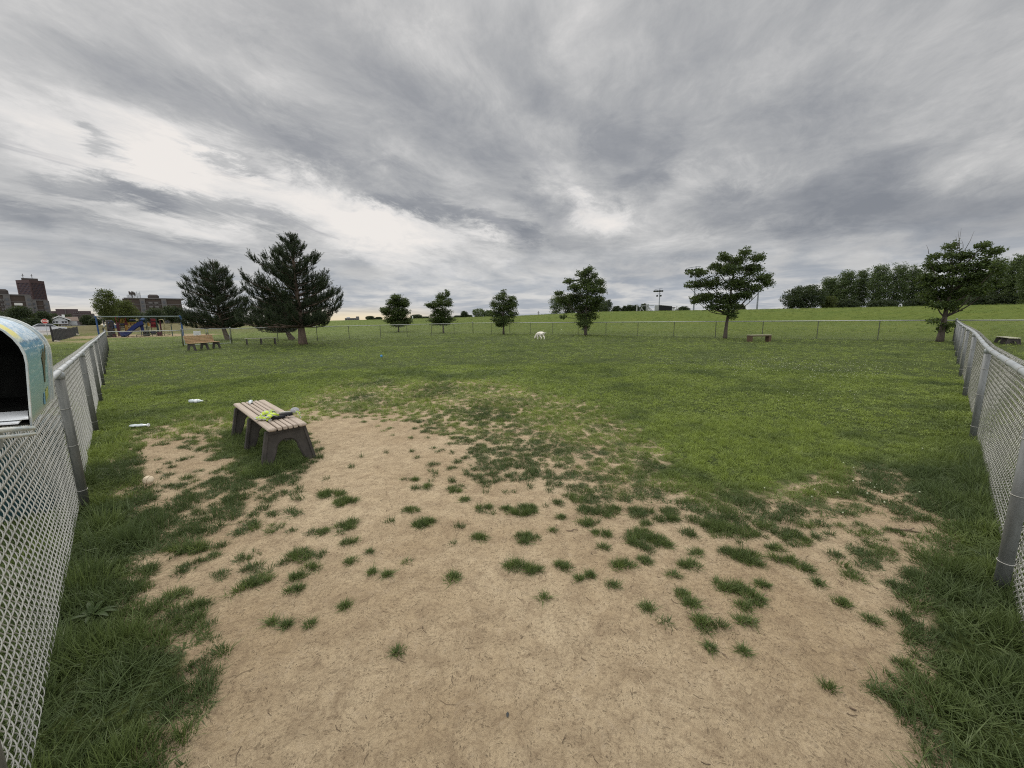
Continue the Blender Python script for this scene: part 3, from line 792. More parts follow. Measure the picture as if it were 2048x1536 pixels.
def fence(label, pts, tops, side, fine, post_r, post_mat, rail_r, wmat, rail_mat, group, ties=True, skip=(), tall=(), gap_after=(), rail_n=10, zlow=.03):
    """pts plan positions of posts, tops heights of the rail, side +-1 where the wire hangs"""
    base = pts[0]
    t = thing('chain_link_fence', label, 'fence', (base[0], base[1], gz(*base)), 0, group)
    ox, oy, oz = t.location
    L0 = 3.3 if fine else 2.7
    w = .056
    pan = wire_panel(L0, 0, 1.0, w if fine else .066, fine, 'mesh_panel')
    pan.materials.append(wmat)
    rel = [(p[0] - ox, p[1] - oy, tp - oz) for p, tp in zip(pts, tops)]
    n = len(pts)
    pm = {}
    for i in range(n):
        if i in skip: continue
        g0 = gz(*pts[i]) - oz - .04
        x, y, z = rel[i]; hh = z - g0 - (rail_r * .6 if i not in tall else -.09)
        mb = MB(); r = post_r * (1.45 if i in tall else 1)
        mb.tube([(0, 0, 0), (0, 0, hh)], r, 12 if fine else 6)
        o = mb.build('post', post_mat, t, (x, y, g0), smooth=False)
        if fine or i in tall:
            o.data.polygons.foreach_set('use_smooth', [True] * len(o.data.polygons))
            cp = MB(); cp.lathe([(r * 1.12, -.03), (r * 1.14, .0), (r * 1.05, .018), (r * .7, .03), (.0015, .036)], 12)
            cp.build('post_cap', GALV, o, (0, 0, hh - .012), smooth=True)
        if fine and ties:
            for zt in (.22, .62, .94):
                tb = MB(); a0 = 0
                dirx, diry = side_vec(pts, i, side)
                cpts = [(math.cos(a) * (r + .003), math.sin(a) * (r + .003), zt + .004 * math.sin(a)) for a in np.linspace(0, 2 * PI, 15)]
                cpts += [(dirx * (r + .03), diry * (r + .03), zt + .004)]
                tb.tube(cpts, .0024, 5); tb.build('tie', WIRE, o, smooth=True)
    # rail, one swaged length after another
    path = catmull(rel, 6 if fine else 2)
    segs = [(0, n - 1)]
    for gp in gap_after:
        last = segs.pop(); segs += [(last[0], gp), (gp + 1, last[1])]
    for a, b in segs:
        if b <= a: continue
        mb = MB(); k = 6 if fine else 2
        mb.tube(path[a * k:b * k + 1], rail_r, rail_n)
        mb.build('top_rail', rail_mat, t, smooth=True)
    if fine:   # ties round the rail
        for i in range(n - 1):
            if i in gap_after: continue
            if np.hypot(*pts[i]) > 17: continue
            for f in (.0, .2, .4, .6, .8):
                k = (i + f) * 6; a = path[int(k)]; b = path[int(k) + 1]; fr = k - int(k)
                c = Vector(a).lerp(Vector(b), fr); d = (Vector(b) - Vector(a)).normalized()
                dx, dy = side_vec(pts, i, side); s = Vector((dx, dy, 0)); up = d.cross(s)
                tb = MB(); rr = rail_r + .003
                cp = [c + s * math.cos(q) * rr + up * math.sin(q) * rr for q in np.linspace(-.4, 2 * PI - .2, 13)]
                cp.append(c + s * (rr + .03) + Vector((0, 0, .012)))
                tb.tube(cp, .0025, 5); tb.build('tie', WIRE, t, smooth=True)
    for i in range(n - 1):
        if i in gap_after: continue
        a = Vector(rel[i]); b = Vector(rel[i + 1]); dx, dy = side_vec(pts, i, side); off = post_r + .012
        ga = gz(*pts[i]) - oz + zlow; gb = gz(*pts[i + 1]) - oz + zlow
        o = mobj('mesh_panel', pan, t)
        d = b - a; L = math.hypot(d.x, d.y); ht = (a.z + b.z) / 2 + .035 - (ga + gb) / 2
        # shear the panel so that it follows the slope of rail and ground
        ux, uy = d.x / L, d.y / L
        Mx = Matrix(((ux * L / L0, -uy, 0, a.x + dx * off), (uy * L / L0, ux, 0, a.y + dy * off), ((b.z - a.z) / L0, 0, ht, a.z + .035 - ht), (0, 0, 0, 1)))
        loc, rot, sc = Mx.decompose()
        # rotation about the vertical plus a slight pitch stands in for the shear
        pitch = -math.atan2(b.z - a.z, L)
        o.location = (a.x + dx * off, a.y + dy * off, a.z + .035 - ht)
        o.rotation_euler = (0, pitch, math.atan2(uy, ux)); o.scale = (L / L0 / math.cos(pitch), 1, ht)
    return t
def side_vec(pts, i, side):
    a = pts[min(i, len(pts) - 2)]; b = pts[min(i, len(pts) - 2) + 1]
    d = np.array([b[0] - a[0], b[1] - a[1]]); d /= np.linalg.norm(d)
    return -d[1] * side, d[0] * side

FG = 'chain link fences round the dog run'
def lx(x): return (x, -.515 - 1.004 * x)
xs = [.0, -1.33, -3.737, -6.15, -8.53, -10.9, -13.2, -15.5, -17.8, -20.1, -22.4, -24.8]
pl = [lx(x) for x in xs]
tl = [1.20, 1.205, 1.205, 1.20, 1.21, 1.20, 1.20, 1.205, 1.20, 1.20, 1.195, 1.20]
fence('near chain link fence on the left with the painted mailbox, running off to the playground', pl, tl, 1, True, .031, GALV_OLD, .023, WIRE, GALV, FG, tall=(11,))
def rx(x): return (x, .915 * x - .5075)
xr = [.12, 2.78, 5.74, 8.50, 11.3, 14.1, 16.9, 19.7, 22.5, 25.5]
tr_ = [1.19, 1.20, 1.140, 1.190, 1.175, 1.145, 1.13, 1.12, 1.11, 1.11]
fence('near chain link fence on the right with a wavy top rail', [rx(x) for x in xr], tr_, -1, True, .031, GALV_POST, .024, WIRE, GALV, FG, tall=(9,))
# far left side, with the gate
def on_fl(px):       # from LC in direction (1,1)
    d = ray(px, 680); k = d[0] / d[1]; t = (k * LC[1] - LC[0]) / (1 - k); return (LC[0] + t, LC[1] + t)
pf = [tuple(LC)] + [on_fl(p) for p in (286, 365, 463, 556, 635, 699, 762, 815, 864, 909)] + [tuple(FC)]
zt = [1.19, 1.175, 1.165, 1.21, 1.20, 1.20, 1.20, 1.20, 1.20, 1.20, 1.19, 1.23]
fence('far fence on the left side of the run, broken by the gate, behind the pines', pf, zt, 1, False, .026, DARK_POST, .024, WIRE_FAR, RAIL_FAR, FG, tall=(2, 3, 11), gap_after=(2,), rail_n=8, skip=(1,))
dR = (RC - FC) / np.linalg.norm(RC - FC)
def on_fr(px):
    d = ray(px, 680); k = d[0] / d[1]; t = (k * FC[1] - FC[0]) / (dR[0] - k * dR[1]); return (FC[0] + t * dR[0], FC[1] + t * dR[1])
pr = [tuple(FC)] + [on_fr(p) for p in (983, 1020, 1060.7, 1105.5, 1156, 1211.5, 1275, 1347, 1430, 1523.6, 1633, 1755)] + [tuple(RC)]
zr = [1.19] + list(np.interp(range(1, 13), [1, 12], [1.195, 1.13])) + [1.11]
fence('far fence across the back of the run at the foot of the green bank', pr, zr, 1, False, .026, DARK_POST, .030, WIRE_FAR, RAIL_FAR, FG, tall=(13,), rail_n=8)
px_ = [tuple(RC + dR * 2.9 * k) for k in range(0, 6)]
fence('continuation of the back fence to the right of the corner, past the neighbouring bench', px_, [1.11, 1.09, 1.07, 1.05, 1.03, 1.0], 1, False, .026, DARK_POST, .030, WIRE_FAR, RAIL_FAR, FG, rail_n=8)

# gate with its plaque
def gate():
    a = np.array(pf[2]); b = np.array(pf[3]); L = np.linalg.norm(b - a)
    t = thing('gate', 'double leaf chain link gate behind the backed bench', 'gate', (a[0], a[1], gz(*a)), math.atan2(b[1] - a[1], b[0] - a[0]))
    z1 = 1.16
    pan = wire_panel(1.0, 0, 1.0, .066, False, 'mesh_panel'); pan.materials.append(WIRE_FAR)
    for (x0, x1) in ((.08, L / 2 - .05), (L / 2 + .05, L - .08)):
        mb = MB()
        mb.tube([(x0, 0, .1), (x0, 0, z1), (x1, 0, z1), (x1, 0, .1), (x0, 0, .1)], .022, 6)
        fr = mb.build('gate_leaf', GALV, t)
        o = mobj('mesh_panel', pan, fr, (x0, 0, .12)); o.scale = (x1 - x0, 1, z1 - .14)
        h = MB(); h.box((x1 if x0 < 1 else x0, -.03, .82), (.05, .1, .16), bev=.01); h.box((x1 if x0 < 1 else x0, -.05, 1.18), (.16, .04, .07), bev=.01)
        h.build('latch', material('dark_latch', (.06, .065, .06), .5, .6), fr)
    s = MB(); s.box((0, 0, 0), (.40, .012, .33), bev=.004)
    o = s.build('gate_plaque', WHITE_PL)
    pp = a + (b - a) * .31
    o.location = (pp[0] + .02, pp[1] - .06, gz(*pp) + .83); o.rotation_euler = (0, .03, math.atan2(b[1] - a[1], b[0] - a[0]))
    tag(o, 'white notice board wired to the gate behind the backed bench', 'sign')
    tm = material('faded_print', (.42, .42, .40), .7)
    l = MB()
    for k, (w, z) in enumerate(((.28, .11), (.30, .06), (.24, .01), (.30, -.04), (.2, -.09))): l.box((0, -.0075, z), (w, .002, .014))
    l.build('print', tm, o)
gate()

# ------------------------------------------------------------------ trees
BARK = material('dark_bark', (.085, .07, .055), .9, 0, .5, 5, .6, 22, .02, stretch=(1, 1, .25))
PBARK = material('pine_bark', (.13, .095, .07), .9, 0, .5, 6, .7, 18, .03, stretch=(1, 1, .3))
LEAF = leaf_mat('broad_leaves', (.024, .042, .012), (.042, .064, .015), (.085, .12, .030), transl=.25)
LEAF_SOFT = leaf_mat('poplar_leaves', (.046, .072, .027), (.072, .104, .038), (.13, .165, .07), transl=.3)
LEAF_DARK = leaf_mat('dark_far_leaves', (.016, .027, .012), (.026, .040, .016), (.045, .062, .026), transl=.2, wscale=.4)
LEAF_OLIVE = leaf_mat('olive_leaves', (.05, .065, .018), (.075, .09, .025), (.10, .12, .04), wscale=.6)
NEEDLE = leaf_mat('pine_needles', (.014, .024, .012), (.024, .038, .016), (.045, .058, .024), transl=.1)

def leaf_cloud(C, N, R, thick, n, size, q, tilt=.6, droop=.0):
    """C spray centres (k,3), n leaves each inside a flattened disc of radius R, returns V,F"""
    k = len(C); m = k * n
    ctr = np.repeat(C, n, 0)
    a = q.uniform(0, 2 * PI, m); rr = np.sqrt(q.random(m)) * np.repeat(R, n)
    off = np.stack([rr * np.cos(a), rr * np.sin(a), q.normal(0, 1, m) * thick - droop * rr], -1)
    # tilt each spray
    ta = np.repeat(q.uniform(0, 2 * PI, k), n); tt = np.repeat(q.normal(0, .28, k), n)
    off[:, 2] += np.tan(tt) * (off[:, 0] * np.cos(ta) + off[:, 1] * np.sin(ta))
    p = ctr + off
    d = np.stack([q.normal(0, 1, m), q.normal(0, 1, m), q.normal(-.25, tilt, m)], -1); d /= np.linalg.norm(d, axis=1)[:, None]
    e = np.stack([q.normal(0, 1, m), q.normal(0, 1, m), q.normal(0, tilt, m)], -1)
    e -= d * (d * e).sum(1)[:, None]; e /= np.linalg.norm(e, axis=1)[:, None]
    s = size * q.uniform(.6, 1.3, m); d *= s[:, None]; e *= (s * .36)[:, None]
    V = np.stack([p, p + d * .5 + e, p + d, p + d * .5 - e], 1).reshape(-1, 3)
    Fq = np.arange(m * 4).reshape(m, 4)
    return V, Fq

def px_frame(px, py, lift=0.0):
    b = on_ground(px, py); r = math.hypot(b[0], b[1]); az = math.atan2(b[0], b[1])
    depth = b[1] * math.cos(PITCH) + (H - b[2]) * math.sin(PITCH)
    s = depth / F
    return b, r, az, s

def broad_tree(label, px, py, blobs, trunk, seed, leaf=LEAF, n_per=30, size=.10, dens=1.0, group=None, trunk_r=.11, twigs=(), suckers=()):
    """blobs: (x, y, rx, ry) in picture pixels; trunk: list of picture points from the ground up"""
    b, r, az, s = px_frame(px, py); q = np.random.default_rng(seed); rd = random.Random(seed)
    ca = math.cos(az); e = np.array([ca, -math.sin(az)]); f = np.array([math.sin(az), ca])
    name = 'broadleaf_tree'
    t = thing(name, label, 'tree', tuple(b), 0, group)
    def loc(x, y, dpt=0.0):
        lat = (x - px) * s * ca
        # follow the lean of verticals in the wide picture
        z = (py - y) * s
        lean = (px - 1116) / (5836 - py) * (py - y)
        lat = (x - px + (lean * -1)) * s * ca
        return np.array([lat * e[0] + dpt * f[0], lat * e[1] + dpt * f[1], z])
    halfw = max(abs(k[0] - px) + k[2] for k in blobs) * s * ca
    mb = MB(); tp = [loc(*k) for k in trunk]; nT = len(tp)
    rad = [trunk_r * (1 - .75 * i / (nT - 1)) * (1.25 if i == 0 else 1) for i in range(nT)]
    mb.tube([tuple(v) for v in catmull([tuple(p) for p in tp], 3)], list(np.interp(np.linspace(0, nT - 1, (nT - 1) * 3 + 1), range(nT), rad)), 8)
    C = []; Rr = []
    for bi, (x, y, rx, ry) in enumerate(blobs):
        rX = rx * s * ca * .94; rZ = ry * s * .94; rD = max(rX, .45 * halfw) * .95
        dshift = q.normal(0, .22) * halfw
        c = loc(x, y, dshift)
        # limb
        k = min(range(nT), key=lambda i: abs(tp[i][2] - (c[2] - .9 * abs(c[0] * e[0] + c[1] * e[1]) - .3)))
        st = tp[max(k, 2 if nT > 3 else 1)]; mid = (st + c) / 2 + np.array([0, 0, -.12 * np.linalg.norm(c - st)])
        mb.tube(catmull([tuple(st), tuple(mid), tuple(c)], 3), [trunk_r * .34 * (1 - .8 * u / 6) for u in range(7)], 5)
        vol = rX * rZ * rD; n = int(max(4, dens * 27 * (rX * rZ * rD) ** (.75) / (.30 ** 1.5)))
        n = min(n, 170)
        u = q.normal(0, 1, (n, 3)); u /= np.linalg.norm(u, axis=1)[:, None]; rr = q.random(n) ** .42 * q.uniform(.85, 1.22, n)
        u *= rr[:, None]
        P = c + np.outer(u[:, 0] * rX, [e[0], e[1], 0]) + np.outer(u[:, 1] * rD, [f[0], f[1], 0]) + np.outer(u[:, 2] * rZ, [0, 0, 1])
        C.append(P); Rr.append(q.uniform(.6, 1.15, n) * min(.30, .18 + .3 * min(rX, rZ)) * size / .1)
        for w in range(min(n, 14)):
            a = P[w]; mb.tube([tuple(c + (a - c) * .05), tuple((c + a) / 2 + [0, 0, -.05]), tuple(a)], [trunk_r * .09, trunk_r * .06, .004], 4)
    for (x0, y0, x1, y1) in twigs:
        a = loc(x0, y0); bb = loc(x1, y1); mb.tube([tuple(a), tuple((a + bb) / 2 + [.04, 0, 0]), tuple(bb)], [.018, .012, .004], 4)
    mb.build('trunk', BARK, t, smooth=True)
    C = np.concatenate(C); Rr = np.concatenate(Rr)
    V, Fq = leaf_cloud(C, None, Rr, .045 * size / .1, n_per, size, q, droop=.25)
    mobj('crown', np_mesh('crown', V, [Fq], leaf), t)
    return t

TG = 'young broadleaf trees along the back of the run'
broad_tree('small round tree beyond the fence, leftmost of the row of young broadleaf trees', 797, 664,
  [(790, 607, 18, 12), (808, 606, 12, 10), (775, 622, 14, 8), (800, 625, 20, 12), (788, 637, 20, 10), (812, 642, 12, 8), (797, 647, 16, 6), (770, 620, 8, 5), (793, 596, 10, 6)],
  [(797, 664), (797, 650), (795, 630), (793, 605)], 1, group=TG, trunk_r=.10, size=.13)
broad_tree('small tree with a ragged forked top, second from left in the row', 886, 666,
  [(882, 595, 10, 8), (894, 588, 4, 7), (880, 608, 14, 9), (897, 606, 6, 9), (868, 612, 12, 6), (884, 625, 22, 10), (872, 637, 16, 8), (893, 640, 18, 9), (880, 645, 18, 5), (858, 610, 8, 3)],
  [(887, 666), (886, 650), (885, 630), (884, 600)], 2, group=TG, trunk_r=.10, size=.12)
broad_tree('small bushy tree right of the far corner post of the run', 1007, 669,
  [(1006, 586, 6, 6), (1001, 597, 13, 8), (1018, 602, 14, 10), (988, 607, 10, 6), (1008, 615, 24, 12), (995, 628, 18, 9), (1022, 628, 14, 10), (1007, 640, 24, 9), (1000, 648, 14, 5), (1028, 610, 8, 6)],
  [(1007, 669), (1007, 652), (1006, 630), (1006, 598)], 3, group=TG, trunk_r=.10, size=.11)
broad_tree('dark middle-sized tree right of the white dog, its crown reaching low down the trunk', 1171, 671,
  [(1177, 545, 8, 6), (1165, 552, 12, 6), (1188, 556, 5, 5), (1172, 564, 16, 9), (1197, 566, 10, 7), (1135, 563, 9, 5), (1150, 575, 14, 8), (1180, 580, 24, 12), (1202, 583, 9, 6), (1150, 595, 26, 13), (1185, 600, 22, 12),
   (1125, 600, 12, 10), (1160, 615, 24, 12), (1190, 615, 14, 10), (1170, 632, 22, 10), (1168, 645, 14, 7), (1172, 655, 7, 6), (1120, 588, 8, 4), (1125, 632, 5, 4)],
  [(1171, 671), (1171, 655), (1172, 630), (1173, 600), (1177, 560)], 4, group=TG, trunk_r=.13, size=.11)
broad_tree('wide spreading tree beside the brown wooden bench', 1452, 678,
  [(1448, 520, 14, 8), (1487, 512, 12, 6), (1470, 525, 20, 10), (1510, 525, 14, 7), (1430, 535, 14, 6), (1400, 545, 16, 7), (1455, 545, 28, 12), (1500, 545, 24, 12), (1388, 565, 12, 8), (1420, 565, 24, 12), (1470, 570, 34, 14),
   (1520, 562, 16, 8), (1530, 572, 12, 6), (1385, 597, 12, 8), (1410, 595, 24, 12), (1450, 598, 30, 13), (1485, 592, 18, 10), (1430, 613, 20, 6), (1460, 612, 16, 8), (1465, 630, 7, 8), (1380, 545, 6, 4), (1375, 570, 5, 4), (1452, 624, 6, 5), (1505, 580, 14, 6)],
  [(1450, 678), (1452, 655), (1456, 630), (1460, 605), (1462, 575), (1470, 535)], 5, group=TG, trunk_r=.13, size=.105)
broad_tree('dark tree by the right corner of the run, bare twigs sticking out on top', 1882, 684,
  [(1863, 512, 10, 8), (1900, 498, 12, 8), (1895, 515, 14, 8), (1875, 535, 26, 10), (1925, 515, 22, 9), (1960, 503, 14, 7), (1975, 515, 18, 9), (1910, 540, 34, 13), (1960, 535, 30, 13), (1850, 560, 20, 12), (1890, 565, 36, 15),
   (1940, 560, 34, 15), (1985, 545, 14, 12), (1860, 588, 22, 12), (1900, 590, 36, 14), (1950, 583, 28, 12), (1870, 607, 16, 8), (1895, 610, 20, 8), (1985, 570, 10, 8), (1868, 640, 9, 5), (1893, 650, 13, 7), (1885, 657, 8, 6), (1858, 530, 8, 6), (1905, 618, 9, 4)],
  [(1879, 684), (1884, 660), (1889, 635), (1893, 612), (1900, 585), (1905, 545)], 6, group=TG, trunk_r=.15, size=.11,
  twigs=((1908, 520, 1918, 468), (1925, 510, 1942, 476), (1911, 505, 1908, 482), (1855, 510, 1850, 492), (1916, 520, 1912, 472), (1922, 505, 1919, 490)))

def pine(label, px, py, prof, trunk, seed, shoots=1600, group='dark pines at the left end of the run', trunk_r=.24, nn=30, sl=.30):
    """prof: rows (y, left, right) of the outline in picture pixels, from the top down"""
    b, r, az, s = px_frame(px, py); q = np.random.default_rng(seed); rd = random.Random(seed)
    ca = math.cos(az); e = np.array([ca, -math.sin(az), 0]); f = np.array([math.sin(az), ca, 0]); Z = np.array([0, 0, 1.])
    t = thing('pine_tree', label, 'tree', tuple(b), 0, group)
    lean = (px - 1116) / (5836 - py)
    def lat(x, y): return (x - px - lean * (py - y)) * s * ca
    tp = [lat(x, y) * e + (py - y) * s * Z for x, y in trunk]; nT = len(tp); tz = [p[2] for p in tp]
    def tpos(z): return np.array([np.interp(z, tz, [p[i] for p in tp]) for i in range(3)])
    mb = MB(); rads = [trunk_r * (1 - .9 * (i / (nT - 1)) ** 1.1) for i in range(nT)]; rads[0] *= 1.25
    mb.tube(catmull([tuple(p) for p in tp], 4), list(np.interp(np.linspace(0, nT - 1, (nT - 1) * 4 + 1), range(nT), rads)), 10)
    ys = np.array([p[0] for p in prof]); zs = (py - ys) * s
    Lx = np.array([lat(p[1], p[0]) for p in prof]); Rx = np.array([lat(p[2], p[0]) for p in prof])
    o_ = np.argsort(zs); zs, Lx, Rx = zs[o_], Lx[o_], Rx[o_]
    z0, z1 = zs[0], zs[-1]
    SP = []; SD = []; SL = []
    nb = 98
    for i in range(nb):
        hz = z0 + (z1 - z0) * ((i + q.random() * .9) / nb) ** 1.0          # height where the limb ends
        c = tpos(hz); lx_ = np.interp(hz, zs, Lx); rx_ = np.interp(hz, zs, Rx); cx = c @ e
        phi = i * 2.39996 + q.normal(0, .25)
        wl, wr = max(.15, cx - lx_), max(.15, rx_ - cx)
        side = math.cos(phi); wd = (wl + wr) / 2
        R = (wr if side > 0 else wl) * abs(side) ** 2 + wd * (1 - abs(side) ** 2)
        R *= q.choice([.66, .82, .93, 1.02, 1.1])
        rise = .30 * R
        st = tpos(max(.9 * z0, hz - rise)); dirh = e * math.cos(phi) + f * math.sin(phi)
        end = c + dirh * R
        end[2] = hz + q.uniform(-.12, .12)
        mid = st + (end - st) * .6 + Z * (-.05 * R)
        P = [np.array(v) for v in catmull([tuple(st), tuple(mid), tuple(end)], 5)]
        mb.tube([tuple(p) for p in P], [max(.008, .055 * (1 - k / 10.5) * (R / 2.5 + .3)) for k in range(len(P))], 4)
        # sprays of shoots along the outer part
        nsh = int(9 + R * 14)
        for k in range(nsh):
            u = 1 - q.random() ** 1.3 * .85
            p = P[min(10, int(u * 10))] + q.normal(0, .05, 3)
            sd = q.normal(0, .7); d2 = dirh * math.cos(sd) + np.cross(Z, dirh) * math.sin(sd)
            up = q.uniform(.5, 1.7)
            d = d2 * (.75 if u < .93 else .9) + Z * up; d /= np.linalg.norm(d)
            ll = q.uniform(.5, 1.2) * min(.75, .22 + .22 * R) * (1 - u * .25)
            # side twig carrying 2-3 shoots
            m = 1 + int(ll / .22)
            tip = p
            for w in range(m):
                SP.append(tip); SD.append(d + q.normal(0, .18, 3)); SL.append(sl * q.uniform(.7, 1.25)); tip = tip + d * ll / m
                d = d + Z * .25; d /= np.linalg.norm(d)
    for k in range(14):      # leading shoots
        c = tpos(z1 - k * .08) + q.normal(0, .04 + .02 * k, 3) * [1, 1, .3]; SP.append(c); SD.append(Z + q.normal(0, .15, 3)); SL.append(sl * 1.1)
    SP = np.array(SP); SD = np.array(SD); SL = np.array(SL); SD /= np.linalg.norm(SD, axis=1)[:, None]
    n = len(SP); m = n * nn
    p = np.repeat(SP, nn, 0); d = np.repeat(SD, nn, 0); l = np.repeat(SL, nn)
    w = q.random(m); base = p + d * (w * l)[:, None]
    v = q.normal(0, 1, (m, 3)); v -= d * (v * d).sum(1)[:, None]; v /= np.linalg.norm(v, axis=1)[:, None]
    nd = v * .8 + d * .75; nd /= np.linalg.norm(nd, axis=1)[:, None]; ln = .105 * q.uniform(.7, 1.2, m) * (1.1 - .35 * w)
    wv = np.cross(nd, q.normal(0, 1, (m, 3))); wv /= np.linalg.norm(wv, axis=1)[:, None]
    V = np.stack([base - wv * .009, base + wv * .009, base + nd * ln[:, None]], 1).reshape(-1, 3)
    mobj('crown', np_mesh('crown', V, [np.arange(m * 3).reshape(m, 3)], NEEDLE), t)
    mb.build('trunk', PBARK, t, smooth=True)
    print('pine', n, m)
    return t
pine('large dark pine with a straight reddish trunk, tallest of the three pines', 606, 689,
  [(482, 578, 586), (497, 556, 602), (508, 545, 618), (523, 532, 634), (540, 512, 645), (560, 496, 657), (580, 494, 666), (600, 502, 678), (620, 498, 684), (632, 482, 690), (642, 478, 686), (650, 500, 660)],
  [(606, 689), (603, 660), (598, 620), (592, 570), (587, 520), (583, 475)], 21, trunk_r=.26)
pine('leaning pine behind the gate, left of the tallest pine', 452, 680,
  [(533, 420, 432), (543, 404, 452), (550, 388, 462), (565, 378, 468), (580, 372, 478), (600, 374, 492), (620, 362, 505), (636, 350, 515), (648, 356, 512), (654, 390, 480)],
  [(457, 681), (450, 665), (444, 645), (436, 610), (430, 560), (427, 525)], 22, trunk_r=.23, sl=.36)
pine('third pine with a curved grey trunk half hidden behind the tallest pine', 583, 680,
  [(600, 540, 566), (615, 520, 585), (630, 506, 600), (645, 500, 605), (656, 510, 600), (662, 530, 590)],
  [(585, 680), (577, 668), (571, 655), (563, 635), (555, 606)], 23, trunk_r=.24, sl=.34)

# ------------------------------------------------------------------ mailbox on the left fence
def mailbox():
    t = thing('mailbox', 'open round-topped mailbox painted with a beach scene, on the left fence', 'mailbox', (-1.209, .964, 1.335), 0)
    t.rotation_euler = (0, R_(5), R_(45))
    r, h, L = .115, .270, .545
    def arc(k=0.0, n=18, zb=0.0):     # outline from right foot over the top to left foot, inset k
        p = [(-k, zb)]
        p += [(-r + (r - k) * math.cos(a), h - r + (r - k) * math.sin(a)) for a in np.linspace(0, PI, n)]
        p += [(-2 * r + k, zb)]
        return p
    paint = bpy.data.materials.new('beach_painting'); paint.use_nodes = True
    g = NT(paint.node_tree); P = paint.node_tree.nodes['Principled BSDF']; P.inputs['Roughness'].default_value = .38
    tc = g.node('ShaderNodeTexCoord').outputs['Object']; x, y, z = g.xyz(tc)
    nz = g.noise(g.vm('MULTIPLY', tc, (6, 3, 30)), 3, 5, .65); n2 = g.noise(tc, 22, 5, .65); n3 = g.noise(g.vm('MULTIPLY', tc, (40, 10, 40)), 3, 4, .7)
    zz = g.m('ADD', z, g.m('MULTIPLY', g.m('SUBTRACT', n2, .5), .012))
    sky = g.mix(g.mr(n3, .4, .62), (.30, .46, .60), (.66, .74, .78))
    sea = g.mix(g.mr(zz, .15, .20), (.20, .38, .40), (.07, .22, .34))
    sea = g.mix(g.m('MULTIPLY', g.mr(nz, .5, .62), .55), sea, (.42, .55, .54))
    sea = g.mix(g.mr(zz, .0, .11, 1, 0), sea, (.26, .36, .31))
    c = g.mix(g.mr(zz, .203, .208), sea, sky)
    hor = g.m('MULTIPLY', g.mr(g.m('ABSOLUTE', g.m('SUBTRACT', zz, .206)), .0, .005, 1, 0), g.mr(g.noise(g.vm('MULTIPLY', tc, (1, 50, 30)), 2, 3), .4, .55))
    c = g.mix(hor, c, (.03, .10, .16))
    surf = g.m('MULTIPLY', g.mr(g.m('ABSOLUTE', g.m('SUBTRACT', zz, .188)), .0, .003, 1, 0), g.mr(g.noise(g.vm('MULTIPLY', tc, (1, 30, 30)), 2, 3), .48, .55))
    c = g.mix(surf, c, (.75, .8, .8))
    yel = g.m('MULTIPLY', g.mr(g.m('ADD', y, g.m('MULTIPLY', n2, .03)), .13, .16, 1, 0), g.m('MULTIPLY', g.mr(zz, .205, .225), g.mr(y, .012, .02)))
    c = g.mix(yel, c, (.72, .66, .16))
    c = g.mix(g.mr(g.noise(tc, 130, 3, .6), .66, .74, 0, .5), c, (.75, .74, .7))
    c = g.mix(g.mr(z, .0, .02, .7, 0), c, (.45, .42, .36))
    g.put(P.inputs['Base Color'], c)
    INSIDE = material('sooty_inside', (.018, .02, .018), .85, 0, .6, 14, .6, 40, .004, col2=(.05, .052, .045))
    CREAM = material('chalky_rim', (.62, .62, .56), .5, .1, .3, 25, col2=(.40, .46, .48))
    RUST = material('rusty_plate', (.16, .13, .10), .8, .2, 0, 18, .5, 60, .002, col2=(.10, .05, .025))
    # shell
    mb = MB(); o, i_ = arc(), arc(.003); n = len(o)
    V = [(a, 0, b) for a, b in o] + [(a, L, b) for a, b in o]
    mb.add(V, [(k, k + 1, k + 1 + n, k + n)[::-1] for k in range(n - 1)])
    b = mb.build('body', paint, t, smooth=True)
    ml = MB(); V = [(a, .001, b) for a, b in i_] + [(a, L - .004, b) for a, b in i_]
    ml.add(V, [(k, k + 1, k + 1 + n, k + n) for k in range(n - 1)] + [tuple(range(n, 2 * n))])
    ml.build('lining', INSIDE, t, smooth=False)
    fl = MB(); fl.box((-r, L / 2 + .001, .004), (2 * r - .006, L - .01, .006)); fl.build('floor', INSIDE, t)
    bk = MB(); bk.prism(o, L - .003, L + .003); bk.build('back_plate', CREAM, t)
    def rim(name, y0, y1, thick, mat):
        m = MB(); oo, ii = arc(-thick), arc(.0005)
        V = [(a, y0, b) for a, b in oo] + [(a, y1, b) for a, b in oo] + [(a, y1, b) for a, b in ii] + [(a, y0, b) for a, b in ii]
        F_ = []
        for k in range(n - 1):
            for q in range(4): F_.append((q * n + k, q * n + k + 1, ((q + 1) % 4) * n + k + 1, ((q + 1) % 4) * n + k)[::-1])
        m.add(V, F_); return m.build(name, mat, t, smooth=False)
    rim('front_rim', -.006, .008, .003, CREAM)
    rim('back_rim', L - .09, L - .075, .0035, CREAM); rim('back_rim', L - .03, L + .005, .0045, CREAM)
    # painted plant and daubs on the side
    PL = material('brown_green_paint', (.13, .10, .05), .7, 0, 0, 60, col2=(.06, .09, .05))
    m = MB()
    def leafp(pts): m.prism([(p[0], p[1] + .045) for p in pts], .0008, .0022, Matrix(((0, 1, 0), (1, 0, 0), (0, 0, 1))))
    leafp([(.335, .03), (.345, .03), (.385, .115), (.375, .12), (.36, .10), (.35, .125), (.335, .10), (.325, .135), (.315, .13), (.322, .10), (.305, .115), (.30, .108), (.322, .085)])
    leafp([(.375, .10), (.385, .095), (.402, .13), (.39, .145), (.378, .135)])
    m.build('painted_plant', PL, t)
    yl = MB()
    for k, (a, bq, hh) in enumerate(((.335, .006, .03), (.352, .012, .034), (.37, .01, .028), (.388, .016, .03))):
        yl.box((.0015, a, .025 + bq), (.0012, .012, hh))
